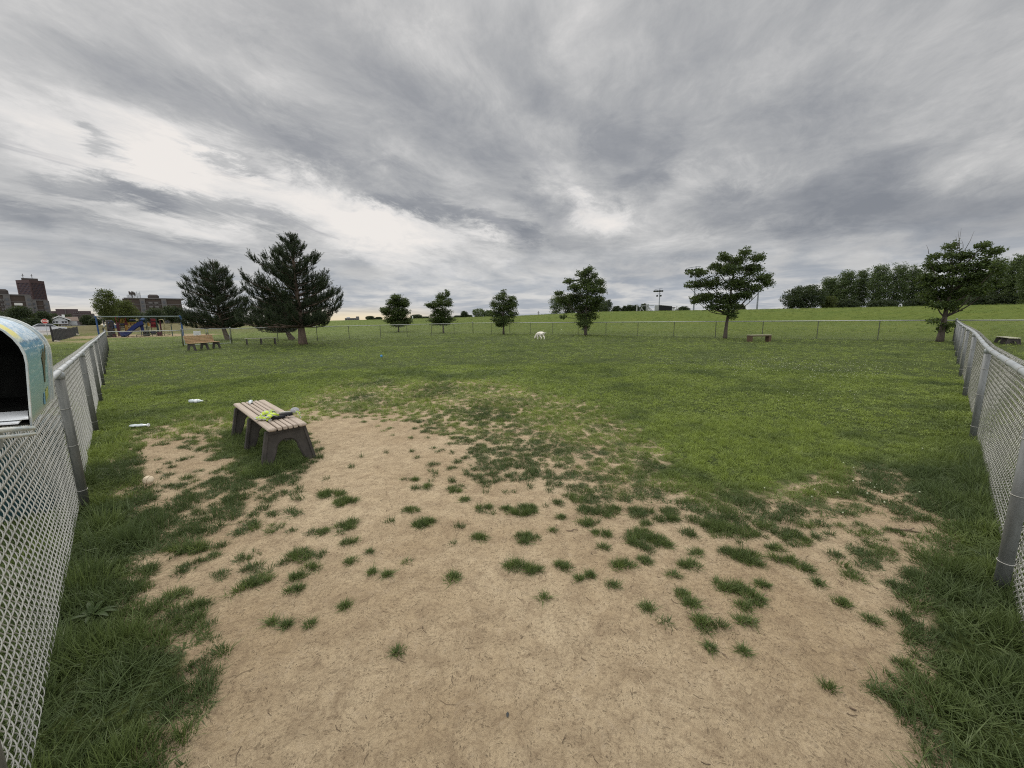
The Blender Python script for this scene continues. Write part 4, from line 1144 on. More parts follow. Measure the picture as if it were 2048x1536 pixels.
    yl.build('painted_grass', material('yellow_green_daub', (.42, .46, .14), .7, 0, .3, 30), t)
    bl = MB(); bl.box((.0015, .30, .03), (.0012, .018, .035)); bl.box((.0015, .285, .025), (.0012, .01, .02)); bl.build('blue_daub', material('blue_daub_paint', (.16, .34, .45), .7, 0, .3, 30), t)
    # door swung down
    DR = Matrix.Rotation(R_(80), 3, 'X')
    dm = MB(); dm.prism(arc(-.001), -.002, .002, DR, (0, -.008, -.006))
    door = dm.build('door', RUST, t)
    m = MB(); m.tube([DR @ Vector((a, .0, b)) + Vector((0, -.008, -.006)) for a, b in arc(-.004)], .006, 6)
    m.tube([DR @ Vector((a, -.014, b)) + Vector((0, -.008, -.006)) for a, b in arc(-.006)], .0045, 6); m.build('door_lip', CREAM, door, smooth=True)
    bk = MB()
    for yy in (.10, .42): bk.box((-r, yy, -.07), (.03, .035, .135), bev=.004)
    bk.box((-r, .26, -.008), (.12, .42, .014), bev=.003)
    bk.build('bracket', GALV, t)
    # folded paper on the sill
    p = MB(); p.box((0, 0, 0), (.10, .15, .003)); p.box((.012, .01, .006), (.09, .13, .003), rz=.1)
    pp = p.build('folded_paper', material('white_paper', (.78, .80, .80), .7))
    bpy.context.view_layer.update()
    w = t.matrix_world @ Vector((-.062, .010, .018)); pp.location = w; pp.rotation_euler = (0, R_(5), R_(45))
    tag(pp, 'folded white paper lying in the mouth of the painted mailbox', 'paper')
mailbox()

def bin_():
    t = thing('litter_bin', 'dark teal bin standing behind the left fence below the mailbox', 'bin', (-4.22, 3.20, gz(-4.22, 3.20)), R_(45))
    TEAL = material('dark_teal_plastic', (.012, .045, .05), .55, 0, .4, 6, .1, 30)
    mb = MB(); M3 = Matrix.Identity(3)
    prof = [(.25, .03), (.29, .70)]
    V = []
    for hw, z in prof: V += [(-hw, -hw, z), (hw, -hw, z), (hw, hw, z), (-hw, hw, z)]
    mb.add(V, [(0, 3, 2, 1), (4, 5, 6, 7), (0, 1, 5, 4), (1, 2, 6, 5), (2, 3, 7, 6), (3, 0, 4, 7)])
    mb.build('body', TEAL, t)
    l = MB(); l.box((0, 0, .73), (.64, .64, .055), bev=.02); l.box((0, 0, .77), (.5, .5, .05), bev=.02); l.build('lid', TEAL, t)
    for sx in (-1, 1):
        w = MB(); w.tube([(sx * .26 - .03, .2, .06), (sx * .26 + .03, .2, .06)], .06, 12); w.build('wheel', material('black_rubber', (.02, .02, .02), .8), t)
bin_()

# ------------------------------------------------------------------ benches
PLANK = material('weathered_plastic_lumber', (.43, .355, .285), .75, 0, 0, 3.5, .3, 30, .002, col2=(.32, .26, .205), stretch=(.6, 8, 8))
PLANK2 = material('tan_slats', (.40, .27, .15), .75, 0, 0, 3.5, .3, 30, .002, col2=(.30, .19, .10), stretch=(.6, 8, 8))
PLANK3 = material('grey_green_slats', (.34, .34, .25), .8, 0, .3, 3.5, stretch=(.6, 8, 8))
CAST = material('dark_cast_leg', (.070, .062, .054), .7, 0, 0, 7, .3, 25, .002, col2=(.035, .032, .028))
def leg_mesh(parent, x, half_t=.20, half_b=.285, zt=.425, shift=0.0, th=.07, mat=CAST):
    """arched support in the plane across the bench"""
    mb = MB(); RX = Matrix.Rotation(R_(90), 3, 'Z')
    ib, it, zi = half_b - .092, .105, .325
    sp, xs_ = .60 * zi, .120
    inner = [(-ib, 0), (-(ib * .45 + xs_ * .55), sp * .55)] + [(-xs_ * math.cos(a), sp + (zi - sp) * math.sin(a)) for a in np.linspace(0, PI, 11)] + [(ib * .45 + xs_ * .55, sp * .55), (ib, 0)]
    poly = [(-half_b, 0)] + inner + [(half_b, 0), (half_t, zt), (-half_t, zt)]
    mb.prism(poly, -th * .28, th * .28, RX, (x, 0, -.02))
    # flange along the outer edge and round the arch
    for a, b in (((-half_b, 0), (-half_t, zt)), ((half_b, 0), (half_t, zt))):
        sgn = 1 if a[0] < 0 else -1
        q = [(a[0], a[1]), (a[0] + sgn * .028, a[1]), (b[0] + sgn * .028, b[1] - .002), (b[0], b[1] - .002)]
        if sgn < 0: q = q[::-1]
        mb.prism(q, -th * .5, th * .5, RX, (x, 0, -.02))
    mb.box((x, 0, zt - .035), (th * .95, half_t * 2 - .01, .028))
    mb.tube([RX @ Vector((p, 0, q)) + Vector((x, 0, -.02)) for p, q in inner], .016, 6)
    return mb.build('leg', mat, parent)
def bench(label, c, rz, L=1.94, back=False, plank=PLANK, group='benches in and around the dog run', legs=(-.44, 0, .44), name='park_bench', dz=0.0):
    t = thing(name, label, 'bench', (c[0], c[1], gz(c[0], c[1]) + dz), rz, group)
    for f in legs: leg_mesh(t, f * L)
    s = MB(); ws = (.085, .042, .042, .042, .042, .085); gap = .010; y = -(sum(ws) + gap * 5) / 2
    for w in ws:
        s.box((0, y + w / 2, .44), (L, w, .038), bev=.012 if w > .05 else .006); y += w + gap
    s.build('seat', plank, t)
    if back:
        b = MB(); tilt = R_(17)
        for k in range(5):
            zz = .50 + k * .083; yy = .20 + (zz - .44) * math.tan(tilt)
            b.box((0, yy, zz), (L, .03, .074), M3=Matrix.Rotation(-tilt, 3, 'X'), bev=.008)
        b.build('backrest', plank, t)
        for f in legs:
            m = MB(); m.box((f * L, .20 + .22 * math.tan(tilt) + .03, .64), (.06, .05, .50), M3=Matrix.Rotation(-tilt, 3, 'X'), bev=.01); m.build('back_support', CAST, t)
    return t
bench('nearest bench, backless with pinkish tan slats, litter lying on it', (-3.13, 4.90), math.atan2(1.40, -1.34))
P1 = on_ground(384.5, 702); u_ = np.array([.11, .994])
bench('bench with a tan slatted backrest in front of the gate', (P1[:2] + u_ * .85), math.atan2(u_[1], u_[0]), L=1.95, back=True, plank=PLANK2)
Pm = on_ground(523, 689)
bench('low backless bench with three dark legs, left of the pines', Pm[:2], R_(38), plank=PLANK3)
Pr = on_ground(2026, 690); ur = np.array([1.02, 1.36]) / 1.7
bench('backless bench with pale top outside the right fence', Pr[:2] + ur * .80, math.atan2(ur[1], ur[0]), plank=material('sun_bleached_top', (.52, .50, .36), .8, 0, .2), L=1.8, dz=-.1)
def wood_bench():
    a = on_ground(1499, 683.5); b = on_ground(1536, 684); c = (a + b) / 2
    t = thing('park_bench', 'low brown timber bench with block legs, right of the spreading tree', 'bench', (c[0], c[1], gz(c[0], c[1])), .02, 'benches in and around the dog run')
    W = material('brown_timber', (.10, .065, .040), .85, 0, .4, 4, .4, 20, .004, stretch=(.5, 6, 6))
    T = material('pale_bench_top', (.30, .29, .19), .8, 0, .25, 4, stretch=(.5, 6, 6))
    m = MB()
    for y in (-.1, .1): m.box((0, y, .425), (1.36, .19, .045), bev=.006)
    m.build('seat', T, t)
    m = MB(); m.box((0, -.17, .375), (1.30, .04, .055)); m.box((0, .17, .375), (1.30, .04, .055)); m.build('apron', W, t)
    for sx in (-1, 1):
        l = MB(); l.box((sx * .585, 0, .165), (.16, .36, .42), bev=.008); l.build('leg', W, t)
wood_bench()

# ------------------------------------------------------------------ things on and around the near bench
CLEAR = material('clear_plastic', (.62, .68, .68), .18, 0, .25, 20, .5, 30, .004, spec=.6)
WHITEP = material('white_plastic', (.82, .84, .84), .4)
def bottle(label, loc, rz, L=.22, r=.033, cap=WHITEP, band=None, squash=1.0, name='plastic_bottle', tilt=0):
    t = thing(name, label, 'bottle', loc, rz)
    prof = [(0, r * .6), (.01, r), (.25, r), (.30, r * .9), (.36, r), (.55, r), (.62, r * .92), (.70, r), (.80, r * .75), (.88, r * .42), (.93, r * .40)]
    m = MB(); m.tube([((f - .5) * L, 0, r * squash) for f, q in prof], [q for f, q in prof], 12, squash=1.0)
    m.v = [(x, y + .004 * math.sin(x * 90), r * squash + (z - r * squash) * squash + .003 * math.sin(x * 70 + y * 60)) for x, y, z in m.v]
    m.build('body', CLEAR, t, smooth=True)
    c = MB(); c.tube([(L * .43, 0, r * squash), (L * .5, 0, r * squash)], r * .5, 10); c.build('cap', cap, t)
    if band:
        b = MB(); b.tube([(-L * .05, 0, r * squash), (L * .15, 0, r * squash)], r * 1.03, 12, caps=False)
        b.v = [(x, y + .004 * math.sin(x * 90), r * squash + (z - r * squash) * squash + .003 * math.sin(x * 70 + y * 60)) for x, y, z in b.v]; b.build('bottle_label', band, t, smooth=True)
    return t
p = on_ground(393, 808)
bottle('clear plastic bottle with white band lying in the grass behind the near bench', (p[0], p[1], p[2] + .025), .1, L=.25, r=.036, band=WHITEP)
p = on_ground(281, 857)
bottle('flattened clear plastic bottle in the grass beside the left fence', (p[0], p[1], p[2] + .03), .12, L=.25, r=.048, squash=.42, name='crushed_bottle')
zt_ = gz(-3.13, 4.9) + .46
p = gnd(501, 807, zt_)
bt = bottle('small crumpled bottle with blue wrapper on the far end of the near bench', (p[0], p[1], zt_ + .001), R_(-62), L=.13, r=.026, squash=.75, name='crumpled_bottle', band=material('blue_wrapper', (.05, .16, .42), .5, 0, .3, 30))

def straps():
    NEON = material('neon_yellow_fabric', (.50, .64, .07), .7, 0, .25, 30, .3, 60, .002)
    GREYF = material('grey_white_webbing', (.55, .55, .52), .8, 0, .25, 40)
    BLK = material('black_padding', (.018, .018, .02), .7, 0, .4, 20, .3, 40)
    c = gnd(548, 838, zt_)
    t = thing('padded_straps', 'heap of neon yellow, white and black padded straps on the near bench', 'straps', (c[0], c[1], zt_ + .001), R_(18))
    def cuff(loc, rot, L=.13, W=.062, H=.035, n=9):
        M3 = (Matrix.Rotation(rot[2], 3, 'Z') @ Matrix.Rotation(rot[1], 3, 'Y') @ Matrix.Rotation(rot[0], 3, 'X'))
        m = MB(); K = []
        for k in range(n):      # curved pad
            a = -1 + 2 * k / (n - 1); K.append((a * L / 2, H * (1 - a * a)))
        V = []
        for x, z in K:
            for y, dz in ((-W / 2, 0), (-W / 2 * .8, .012), (W / 2 * .8, .012), (W / 2, 0), (W / 2, -.008), (-W / 2, -.008)): V.append(M3 @ Vector((x, y, z + dz)) + Vector(loc))
        F_ = [(i * 6 + j, i * 6 + (j + 1) % 6, (i + 1) * 6 + (j + 1) % 6, (i + 1) * 6 + j) for i in range(n - 1) for j in range(6)]
        F_ += [(0, 1, 2, 3, 4, 5), tuple((n - 1) * 6 + j for j in range(6))[::-1]]
        m.add(V, F_); o = m.build('cuff', NEON, t)
        s = MB()
        for f in (.16, .5, .84):
            x = (-1 + 2 * f) * L / 2; z = H * (1 - (-1 + 2 * f) ** 2) + .0145
            s.box(M3 @ Vector((x, 0, z)) + Vector(loc), (.007, W * .95, .004), M3=M3)
        s.build('reflective_stripe', GREYF, o)
        e = MB()
        for sg in (-1, 1):
            e.box(M3 @ Vector((sg * (L / 2 + .012), 0, .0)) + Vector(loc), (.03, W * .8, .01), M3=M3, bev=.003)
            e.box(M3 @ Vector((0, sg * W / 2, H * .62)) + Vector(loc), (L * .8, .006, .008), M3=M3)
        e.build('edging', GREYF, o)
    cuff((.005, -.03, .02), (.2, .35, R_(62)), L=.17, W=.06, H=.045)
    cuff((-.085, .035, .045), (.3, -.2, R_(20)), L=.12, W=.055)
    cuff((-.03, .06, .05), (-.5, .2, R_(75)), L=.10, W=.06)
    cuff((-.10, -.03, .012), (.1, .1, R_(-20)), L=.13, W=.05, H=.02)
    cuff((-.15, .01, .012), (.5, .3, R_(60)), L=.09, W=.035, H=.02)
    m = MB(); m.tube([(-.10, .0, .03), (-.03, .01, .035), (.05, .03, .03), (.13, .035, .035), (.19, .05, .032)], [.026, .03, .028, .032, .022], 8, squash=.8)
    m.tube([(-.02, -.04, .02), (.05, -.02, .02), (.12, .0, .02)], [.018, .02, .015], 7); m.build('black_pad', BLK, t, smooth=True)
    m = MB(); m.tube([(.05, .04, .062), (.12, .05, .064), (.19, .06, .055)], .007, 5); m.tube([(.04, -.02, .03), (.1, .01, .022), (.15, .02, .022)], .006, 5); m.build('webbing', GREYF, t, smooth=True)
    m = MB(); m.lathe([(.001, -.006), (.03, -.006), (.033, 0), (.03, .006), (.001, .006)], 14, (.215, .06, .075), Matrix.Rotation(R_(80), 3, 'X') @ Matrix.Rotation(R_(90), 3, 'Z') @ Matrix.Scale(1.5, 3, Vector((0, 1, 0))))
    m.build('grey_paddle', material('grey_plastic', (.36, .36, .37), .6), t, smooth=True)
    cuff((.245, .05, .03), (.3, 1.1, .3), L=.07, W=.03, H=.012)
straps()

def ball():
    p = on_ground(299, 973)
    LEA = material('scuffed_leather', (.74, .63, .46), .8, 0, 0, 30, .4, 60, .001, col2=(.58, .47, .32))
    t = thing('ball', 'scuffed tan baseball lying in the grass near the left fence', 'ball', (p[0], p[1], p[2] + .022), .4)
    m = MB(); r = .044
    m.lathe([(max(.0008, r * math.cos(a)), r + r * math.sin(a)) for a in np.linspace(-PI / 2, PI / 2, 15)], 22); m.build('cover', LEA, t, smooth=True)
    s = MB(); pts = []
    for a in np.linspace(0, 2 * PI, 60):
        th = PI / 2 - (PI / 2 - .45) * math.cos(a) * 1.0; ph = a / 2 * 2 + .45 * math.sin(2 * a)
        pts.append((math.sin(th) * math.cos(ph) * r * 1.005, math.sin(th) * math.sin(ph) * r * 1.005, r + math.cos(th) * r * 1.005))
    s.tube(pts, .0016, 4); s.build('stitching', material('worn_stitching', (.20, .12, .07), .8), t)
ball()
def small_ball():
    p = on_ground(763, 716); m = MB(); r = .055
    m.lathe([(max(.0008, r * math.cos(a)), r + r * math.sin(a)) for a in np.linspace(-PI / 2, PI / 2, 9)], 12)
    o = m.build('toy_ball', material('blue_rubber', (.06, .22, .42), .5)); o.location = (p[0], p[1], p[2] + .03)
    tag(o, 'small blue toy ball far out in the middle of the lawn', 'ball')
small_ball()
def sticks():
    W = material('dead_wood', (.20, .145, .10), .9, 0, .4, 40, .4, 60, .002)
    def st(a, b, r, lab, name='stick', bend=.01, fork=None):
        A = on_ground(*a); B = on_ground(*b); c = (A + B) / 2; m = MB()
        P = [Vector(A - c), Vector((A - c) * .3 + np.array([bend, -bend, .004])), Vector((B - c) * .4 + np.array([-bend, bend, .003])), Vector(B - c)]
        m.tube(catmull([tuple(q) for q in P], 3), [r * (1 - .4 * k / 9) for k in range(10)], 6)
        if fork: m.tube([tuple(P[2]), tuple(P[2] + Vector(fork))], [r * .7, r * .4], 5)
        o = m.build(name, W, smooth=True); o.location = c + np.array([0, 0, r * .8]); tag(o, lab, 'stick')
    st((1777, 1058), (1842, 1067), .008, 'longest brown stick, lying on bare soil near the right fence', fork=(.05, .01, .01))
    st((1133, 1062), (1156, 1061), .004, 'thin dark twig on the bare soil near the middle', 'twig')
    st((836, 1046), (850, 1056), .005, 'short curved twig beside a grass clump in the middle', 'twig')
    st((1700, 1417), (1710, 1422), .003, 'tiny pale wood chip on the soil, lower right', 'wood_chip')
    st((1455, 1318), (1420, 1290), .0018, 'hair-thin root running over the soil below the grass clumps', 'root')
    m = MB(); c = on_ground(1015, 1431)
    m.add([(-.006, -.016, .001), (.006, -.014, .006), (.010, .012, .002), (0, .018, .008), (-.009, .010, .003), (0, 0, .009)], [(0, 1, 5), (1, 2, 5), (2, 3, 5), (3, 4, 5), (4, 0, 5)])
    o = m.build('dead_leaf', material('slate_leaf', (.045, .05, .05), .8)); o.scale = (.8, .8, .8); o.scale = (.6, .6, .6); o.location = c + np.array([0, 0, .001]); tag(o, 'small slate grey curled leaf on the bare soil, bottom middle', 'leaf')
sticks()

# ------------------------------------------------------------------ dog
def dog():
    p = on_ground(1080, 679)
    FUR = material('cream_fur', (.74, .70, .60), .85, 0, .15, 20, .5, 60, .01)
    t = thing('dog', 'white dog sniffing the grass with its head down, near the back fence', 'dog', (p[0], p[1], p[2] - .01), R_(180 - 40))
    # x forward, y left, z up. joints: (x, y, z, radius), links
    J = {}; E_ = []
    def j(n, x, y, z, r, par=None):
        J[n] = (len(J), (x, y, z), r * (1.45 if n[0] in 'hf' and n[1:2].isdigit() else 1.18))
        if par: E_.append((J[par][0], J[n][0]))
    j('pelvis', -.20, 0, .49, .125); j('belly', -.05, 0, .515, .125, 'pelvis'); j('chest', .12, 0, .455, .15, 'belly'); j('shoulder', .23, 0, .42, .115, 'chest')
    j('neck', .33, 0, .33, .088, 'shoulder'); j('neck2', .39, 0, .25, .075, 'neck'); j('skull', .44, 0, .18, .08, 'neck2'); j('muzzle', .49, 0, .11, .05, 'skull'); j('nose', .51, 0, .06, .034, 'muzzle')
    j('tail1', -.33, 0, .53, .040, 'pelvis'); j('tail2', -.42, .02, .50, .028, 'tail1'); j('tail3', -.52, .03, .50, .022, 'tail2'); j('tail4', -.60, .04, .56, .012, 'tail3')
    for k, (sy, dx) in enumerate(((1, .10), (-1, -.06))):
        a = 'h%d' % k
        j(a + 'a', -.22 + dx * .3, sy * .075, .42, .085, 'pelvis'); j(a + 'b', -.15 + dx, sy * .085, .29, .058, a + 'a'); j(a + 'c', -.30 + dx, sy * .085, .17, .030, a + 'b'); j(a + 'd', -.27 + dx, sy * .085, .035, .025, a + 'c'); j(a + 'e', -.21 + dx, sy * .085, .02, .026, a + 'd')
    for k, (sy, dx) in enumerate(((1, -.05), (-1, .08))):
        a = 'f%d' % k
        j(a + 'a', .20, sy * .075, .36, .060, 'chest'); j(a + 'b', .17 + dx * .5, sy * .08, .25, .040, a + 'a'); j(a + 'c', .19 + dx, sy * .08, .13, .028, a + 'b'); j(a + 'd', .19 + dx, sy * .08, .03, .024, a + 'c'); j(a + 'e', .24 + dx, sy * .08, .018, .024, a + 'd')
    me = bpy.data.meshes.new('body'); me.from_pydata([v[1] for v in J.values()], E_, []); me.materials.append(FUR)
    o = mobj('body', me, t); o.modifiers.new('skin', 'SKIN').use_smooth_shade = True; sk = me.skin_vertices.new(name='') if not me.skin_vertices else me.skin_vertices[0]
    for n, (i, c, r) in J.items():
        me.skin_vertices[0].data[i].radius = (r, r)
        me.skin_vertices[0].data[i].use_root = (i == 0)
    md = o.modifiers.new('sub', 'SUBSURF'); md.levels = 2; md.render_levels = 2
    for sy in (-1, 1):
        m = MB(); m.prism([(-.015, .0), (.03, .0), (.02, -.075), (0, -.085), (-.02, -.06)], -.006, .006)
        ear = m.build('ear', material('ear_fur', (.62, .55, .42), .85), t, (.42, sy * .07, .225)); ear.rotation_euler = (sy * .35, .5, 0)
    m = MB(); m.lathe([(.001, -.014), (.012, -.010), (.014, 0), (.01, .01), (.001, .013)], 8, (.53, 0, .04)); m.build('nose', material('dark_nose', (.02, .018, .018), .5), t)
dog()

# ------------------------------------------------------------------ broad leaved weed by the left fence
def weed():
    p = on_ground(185, 1238)
    G = leaf_mat('dock_leaves', (.04, .065, .018), (.05, .08, .022), (.06, .09, .03), wscale=9)
    t = thing('dock_plant', 'broad-leaved green weed growing in the grass at the foot of the left fence', 'plant', (p[0], p[1], p[2]), 0); t.scale = (.5, .5, .5)
    rd = random.Random(5)
    for k, (a, L, w, el) in enumerate(((.25, .24, .045, .25), (-.15, .22, .05, .32), (.6, .2, .045, .3), (2.4, .22, .06, .6), (3.0, .17, .06, .3), (1.6, .17, .05, .7), (-1.0, .16, .045, .35), (3.9, .18, .05, .4))):
        V = []; F_ = []; n = 9
        for i in range(n):
            s = i / (n - 1); ww = w * math.sin(PI * min(1, s * .95 + .05)) ** .7 * (.25 if s < .12 else 1) * .5
            r = .02 + L * s * math.cos(el); z = .015 + L * (math.sin(el) * s + .25 * s - .5 * s * s) + .03
            c, q = math.cos(a), math.sin(a)
            V += [(r * c - ww * q, r * q + ww * c, z + ww * .35), (r * c, r * q, z), (r * c + ww * q, r * q - ww * c, z + ww * .35)]
        for i in range(n - 1): F_ += [(3 * i, 3 * i + 1, 3 * i + 4, 3 * i + 3), (3 * i + 1, 3 * i + 2, 3 * i + 5, 3 * i + 4)]
        m = MB(); m.add(V, F_); m.build('leaf', G, t, smooth=True)
weed()

# ------------------------------------------------------------------ clover heads and dry litter, beyond counting
def scatter_quads(name, pts, size, hgt, mat, label, cat, q, flat=False):
    m = len(pts); z = GZ(pts[:, 0], pts[:, 1]) + hgt * q.uniform(.5, 1.1, m)
    c = np.stack([pts[:, 0], pts[:, 1], z], -1); s = size * q.uniform(.6, 1.3, m)
    V = []
    for d in ((1, 0, 0), (0, 1, 0), (-1, 0, 0), (0, -1, 0), (0, 0, 1), (0, 0, -1)): V.append(c + np.array(d) * s[:, None])
    V = np.stack(V, 1).reshape(-1, 3); b = np.arange(m)[:, None] * 6
    tri = np.array([(0, 1, 4), (1, 2, 4), (2, 3, 4), (3, 0, 4), (1, 0, 5), (2, 1, 5), (3, 2, 5), (0, 3, 5)])
    Fq = (b[:, None, :] + tri[None]).reshape(-1, 3)
    o = mobj(name, np_mesh(name, V, [Fq], mat)); return tag(o, label, cat, kind='stuff')
def clover():
    q = np.random.default_rng(77); P = []
    for (px, py, sx, sy, n) in ((1540, 732, 110, 9, 420), (1700, 742, 60, 10, 200), (1650, 790, 60, 12, 40), (1480, 716, 80, 6, 180), (430, 718, 90, 9, 240), (330, 735, 60, 14, 160), (1010, 742, 60, 8, 30), (1900, 628, 120, 3, 500), (1300, 645, 220, 4, 160), (1700, 990, 80, 30, 20), (900, 720, 500, 15, 120)):
        k = 0
        for _ in range(n):
            x = px + q.normal() * sx; y = py + q.normal() * sy
            if y < 690 and y > 632: y = 632 if py < 640 else 692
            if y < 660:
                az = math.atan2(*(ray(x, 660)[:2])); r = q.uniform(48, 70); P.append((math.sin(az) * r, math.cos(az) * r)); continue
            g_ = gnd(x, y); P.append((g_[0], g_[1]))
    P = np.array(P); P = P[np.hypot(P[:, 0], P[:, 1]) < 80]
    scatter_quads('clover_flowers', P, .009, .06, material('clover_heads', (.42, .44, .30), .8), 'small white clover heads dotted over the lawn', 'flowers', q)
clover()
def litter():
    q = np.random.default_rng(78); V = []; Fq = []; n = 800
    mats = [material('dry_stem', (.42, .34, .22), .8), material('dark_stem', (.075, .052, .033), .9)]
    mi = []
    for i in range(n):
        d = 1.0 + 5.5 * q.random() ** .8; az = q.uniform(-.85, .85); x, y = d * math.sin(az), d * math.cos(az)
        if cover(np.array([x]), np.array([y]))[0] > .5: continue
        a = q.uniform(0, PI); L = q.uniform(.004, .022) * (2.0 if q.random() < .06 else 1); w = q.uniform(.0006, .0014); z = gz(x, y) + .0015
        b = len(V); c, s_ = math.cos(a), math.sin(a)
        for k in range(3):
            f = k - 1; bx = x + c * L * f + s_ * L * .25 * (f * f); by = y + s_ * L * f - c * L * .25 * (f * f)
            zz = z + .0015 * q.random(); V += [(bx - s_ * w, by + c * w, zz), (bx + s_ * w, by - c * w, zz + .0006)]
        Fq += [(b, b + 1, b + 3, b + 2), (b + 2, b + 3, b + 5, b + 4)]; mm = 0 if q.random() < .22 else 1; mi += [mm, mm]
    me = bpy.data.meshes.new('plant_litter'); me.from_pydata(V, [], Fq)
    for m in mats: me.materials.append(m)
    me.polygons.foreach_set('material_index', mi)
    tag(mobj('plant_litter', me), 'dry stems and dark crumbs strewn on the bare soil', 'litter', kind='stuff')
litter()

# ------------------------------------------------------------------ far things
class Frame:
    """a thing standing at the range r in the direction of column px; x,y of the picture give its face"""
    def __init__(s, name, label, cat, px, r, group=None, base=None, turn=0.0):
        p = at_r(px, r); s.az = math.atan2(p[0], p[1]); s.r = r; s.px = px
        s.zb = gz(*p) if base is None else base
        s.k = (p[1] * math.cos(PITCH)) / F
        s.t = thing(name, label, cat, (p[0], p[1], s.zb), -s.az + turn, group)
        s.ca = math.cos(s.az)
    def u(s, x, y=640):
        """metres to the right of the anchor for picture column x at row y, on the plane facing the eye"""
        d = ray(x, y); a = math.atan2(d[0], d[1]); return s.r * math.tan(a - s.az)
    def z(s, y, x=None):
        x = s.px if x is None else x
        uu = s.u(x, y); return z_at(x, y, math.hypot(s.r, uu)) - s.zb
    def box(s, x0, x1, y0, y1, dep, mat, name, parent=None, off=0.0, bev=0.0, bottom=None):
        """slab whose face spans the picture box x0..x1, y0..y1 (top, bottom)"""
        xm = (x0 + x1) / 2; u0, u1 = s.u(x0, (y0 + y1) / 2), s.u(x1, (y0 + y1) / 2)
        z1 = s.z(y0, xm); z0 = s.z(y1, xm) if bottom is None else bottom
        m = MB(); m.box(((u0 + u1) / 2, off + dep / 2, (z0 + z1) / 2), (abs(u1 - u0), dep, abs(z1 - z0)), bev=bev)
        return m.build(name, mat, parent or s.t)

BRICK = material('brown_brick', (.062, .047, .039), .85, 0, .25, .3)
PALEC = material('pale_concrete', (.125, .12, .118), .85, 0, .2, .3)
GLASS = material('dark_window_glass', (.03, .035, .045), .2, 0, .3, 2, spec=.6)
ROOFD = material('dark_roof', (.05, .042, .038), .8)
SIDING = material('pale_siding', (.46, .48, .50), .7, 0, .12, 3)
RTILE = material('brown_shingles', (.16, .115, .09), .9, 0, .3, 3)

def far_tree(label, px, r, y_top, w_px, group, seed, leaf=LEAF_DARK, trunk_z=.22, n_spray=90, n_per=26, shape='round', lift=0.0, name='broadleaf_tree', y_base=None):
    p = at_r(px, r); zb = gz(*p); az = math.atan2(p[0], p[1]); ca = math.cos(az)
    h = z_at(px, y_top, r) - zb; d = ray(px + w_px / 2, 640); d2 = ray(px - w_px / 2, 640)
    w = r * (math.atan2(d[0], d[1]) - math.atan2(d2[0], d2[1])) / 2
    q = np.random.default_rng(seed); t = thing(name, label, 'tree', (p[0], p[1], zb), 0, group)
    z0 = trunk_z * h
    C = []
    nl = 9 if shape != 'layer' else 12
    for i in range(nl):
        f = (i + .5) / nl
        if shape == 'round': rr = math.sin(PI * (.12 + .80 * f)) ** .6
        elif shape == 'tall': rr = (math.sin(PI * (.15 + .75 * f)) ** .5) * .9
        elif shape == 'layer': rr = .45 + .55 * math.sin(PI * f) if i % 2 else .8 * math.sin(PI * (.1 + .7 * f))
        else: rr = (1 - f) ** .7 + .1
        zc = z0 + (h - z0) * (.06 + .88 * f); nn = max(5, int(4.0 * n_spray / nl * rr))
        a = q.uniform(0, 2 * PI, nn); rad = w * rr * np.sqrt(q.random(nn)) * q.uniform(.8, 1.08, nn)
        jit = q.normal(0, 1, nn) * (h - z0) / nl * .55
        C.append(np.stack([rad * np.cos(a), rad * np.sin(a), zc + jit], -1))
    C = np.concatenate(C); sc = max(.2, min(w, h * .5) * .20)
    V, Fq = leaf_cloud(C, None, np.full(len(C), sc * 1.3), sc * .35, n_per, max(.16, sc * .50), q, tilt=.8)
    V[:, 2] = np.minimum(np.maximum(V[:, 2], .0), h * 1.04)
    mobj('crown', np_mesh('crown', V, [Fq], leaf), t)
    m = MB(); tr = max(.08, w * .045)
    m.tube([(0, 0, -.2), (0.02 * w, 0, h * .3), (0, .02 * w, h * .8)], [tr, tr * .7, tr * .2], 6)
    for k in range(5):
        a = q.uniform(0, 2 * PI); m.tube([(0, 0, h * (.2 + .1 * k)), (math.cos(a) * w * .55, math.sin(a) * w * .55, h * (.38 + .1 * k))], [tr * .4, tr * .1], 4)
    m.build('trunk', BARK, t)
    return t

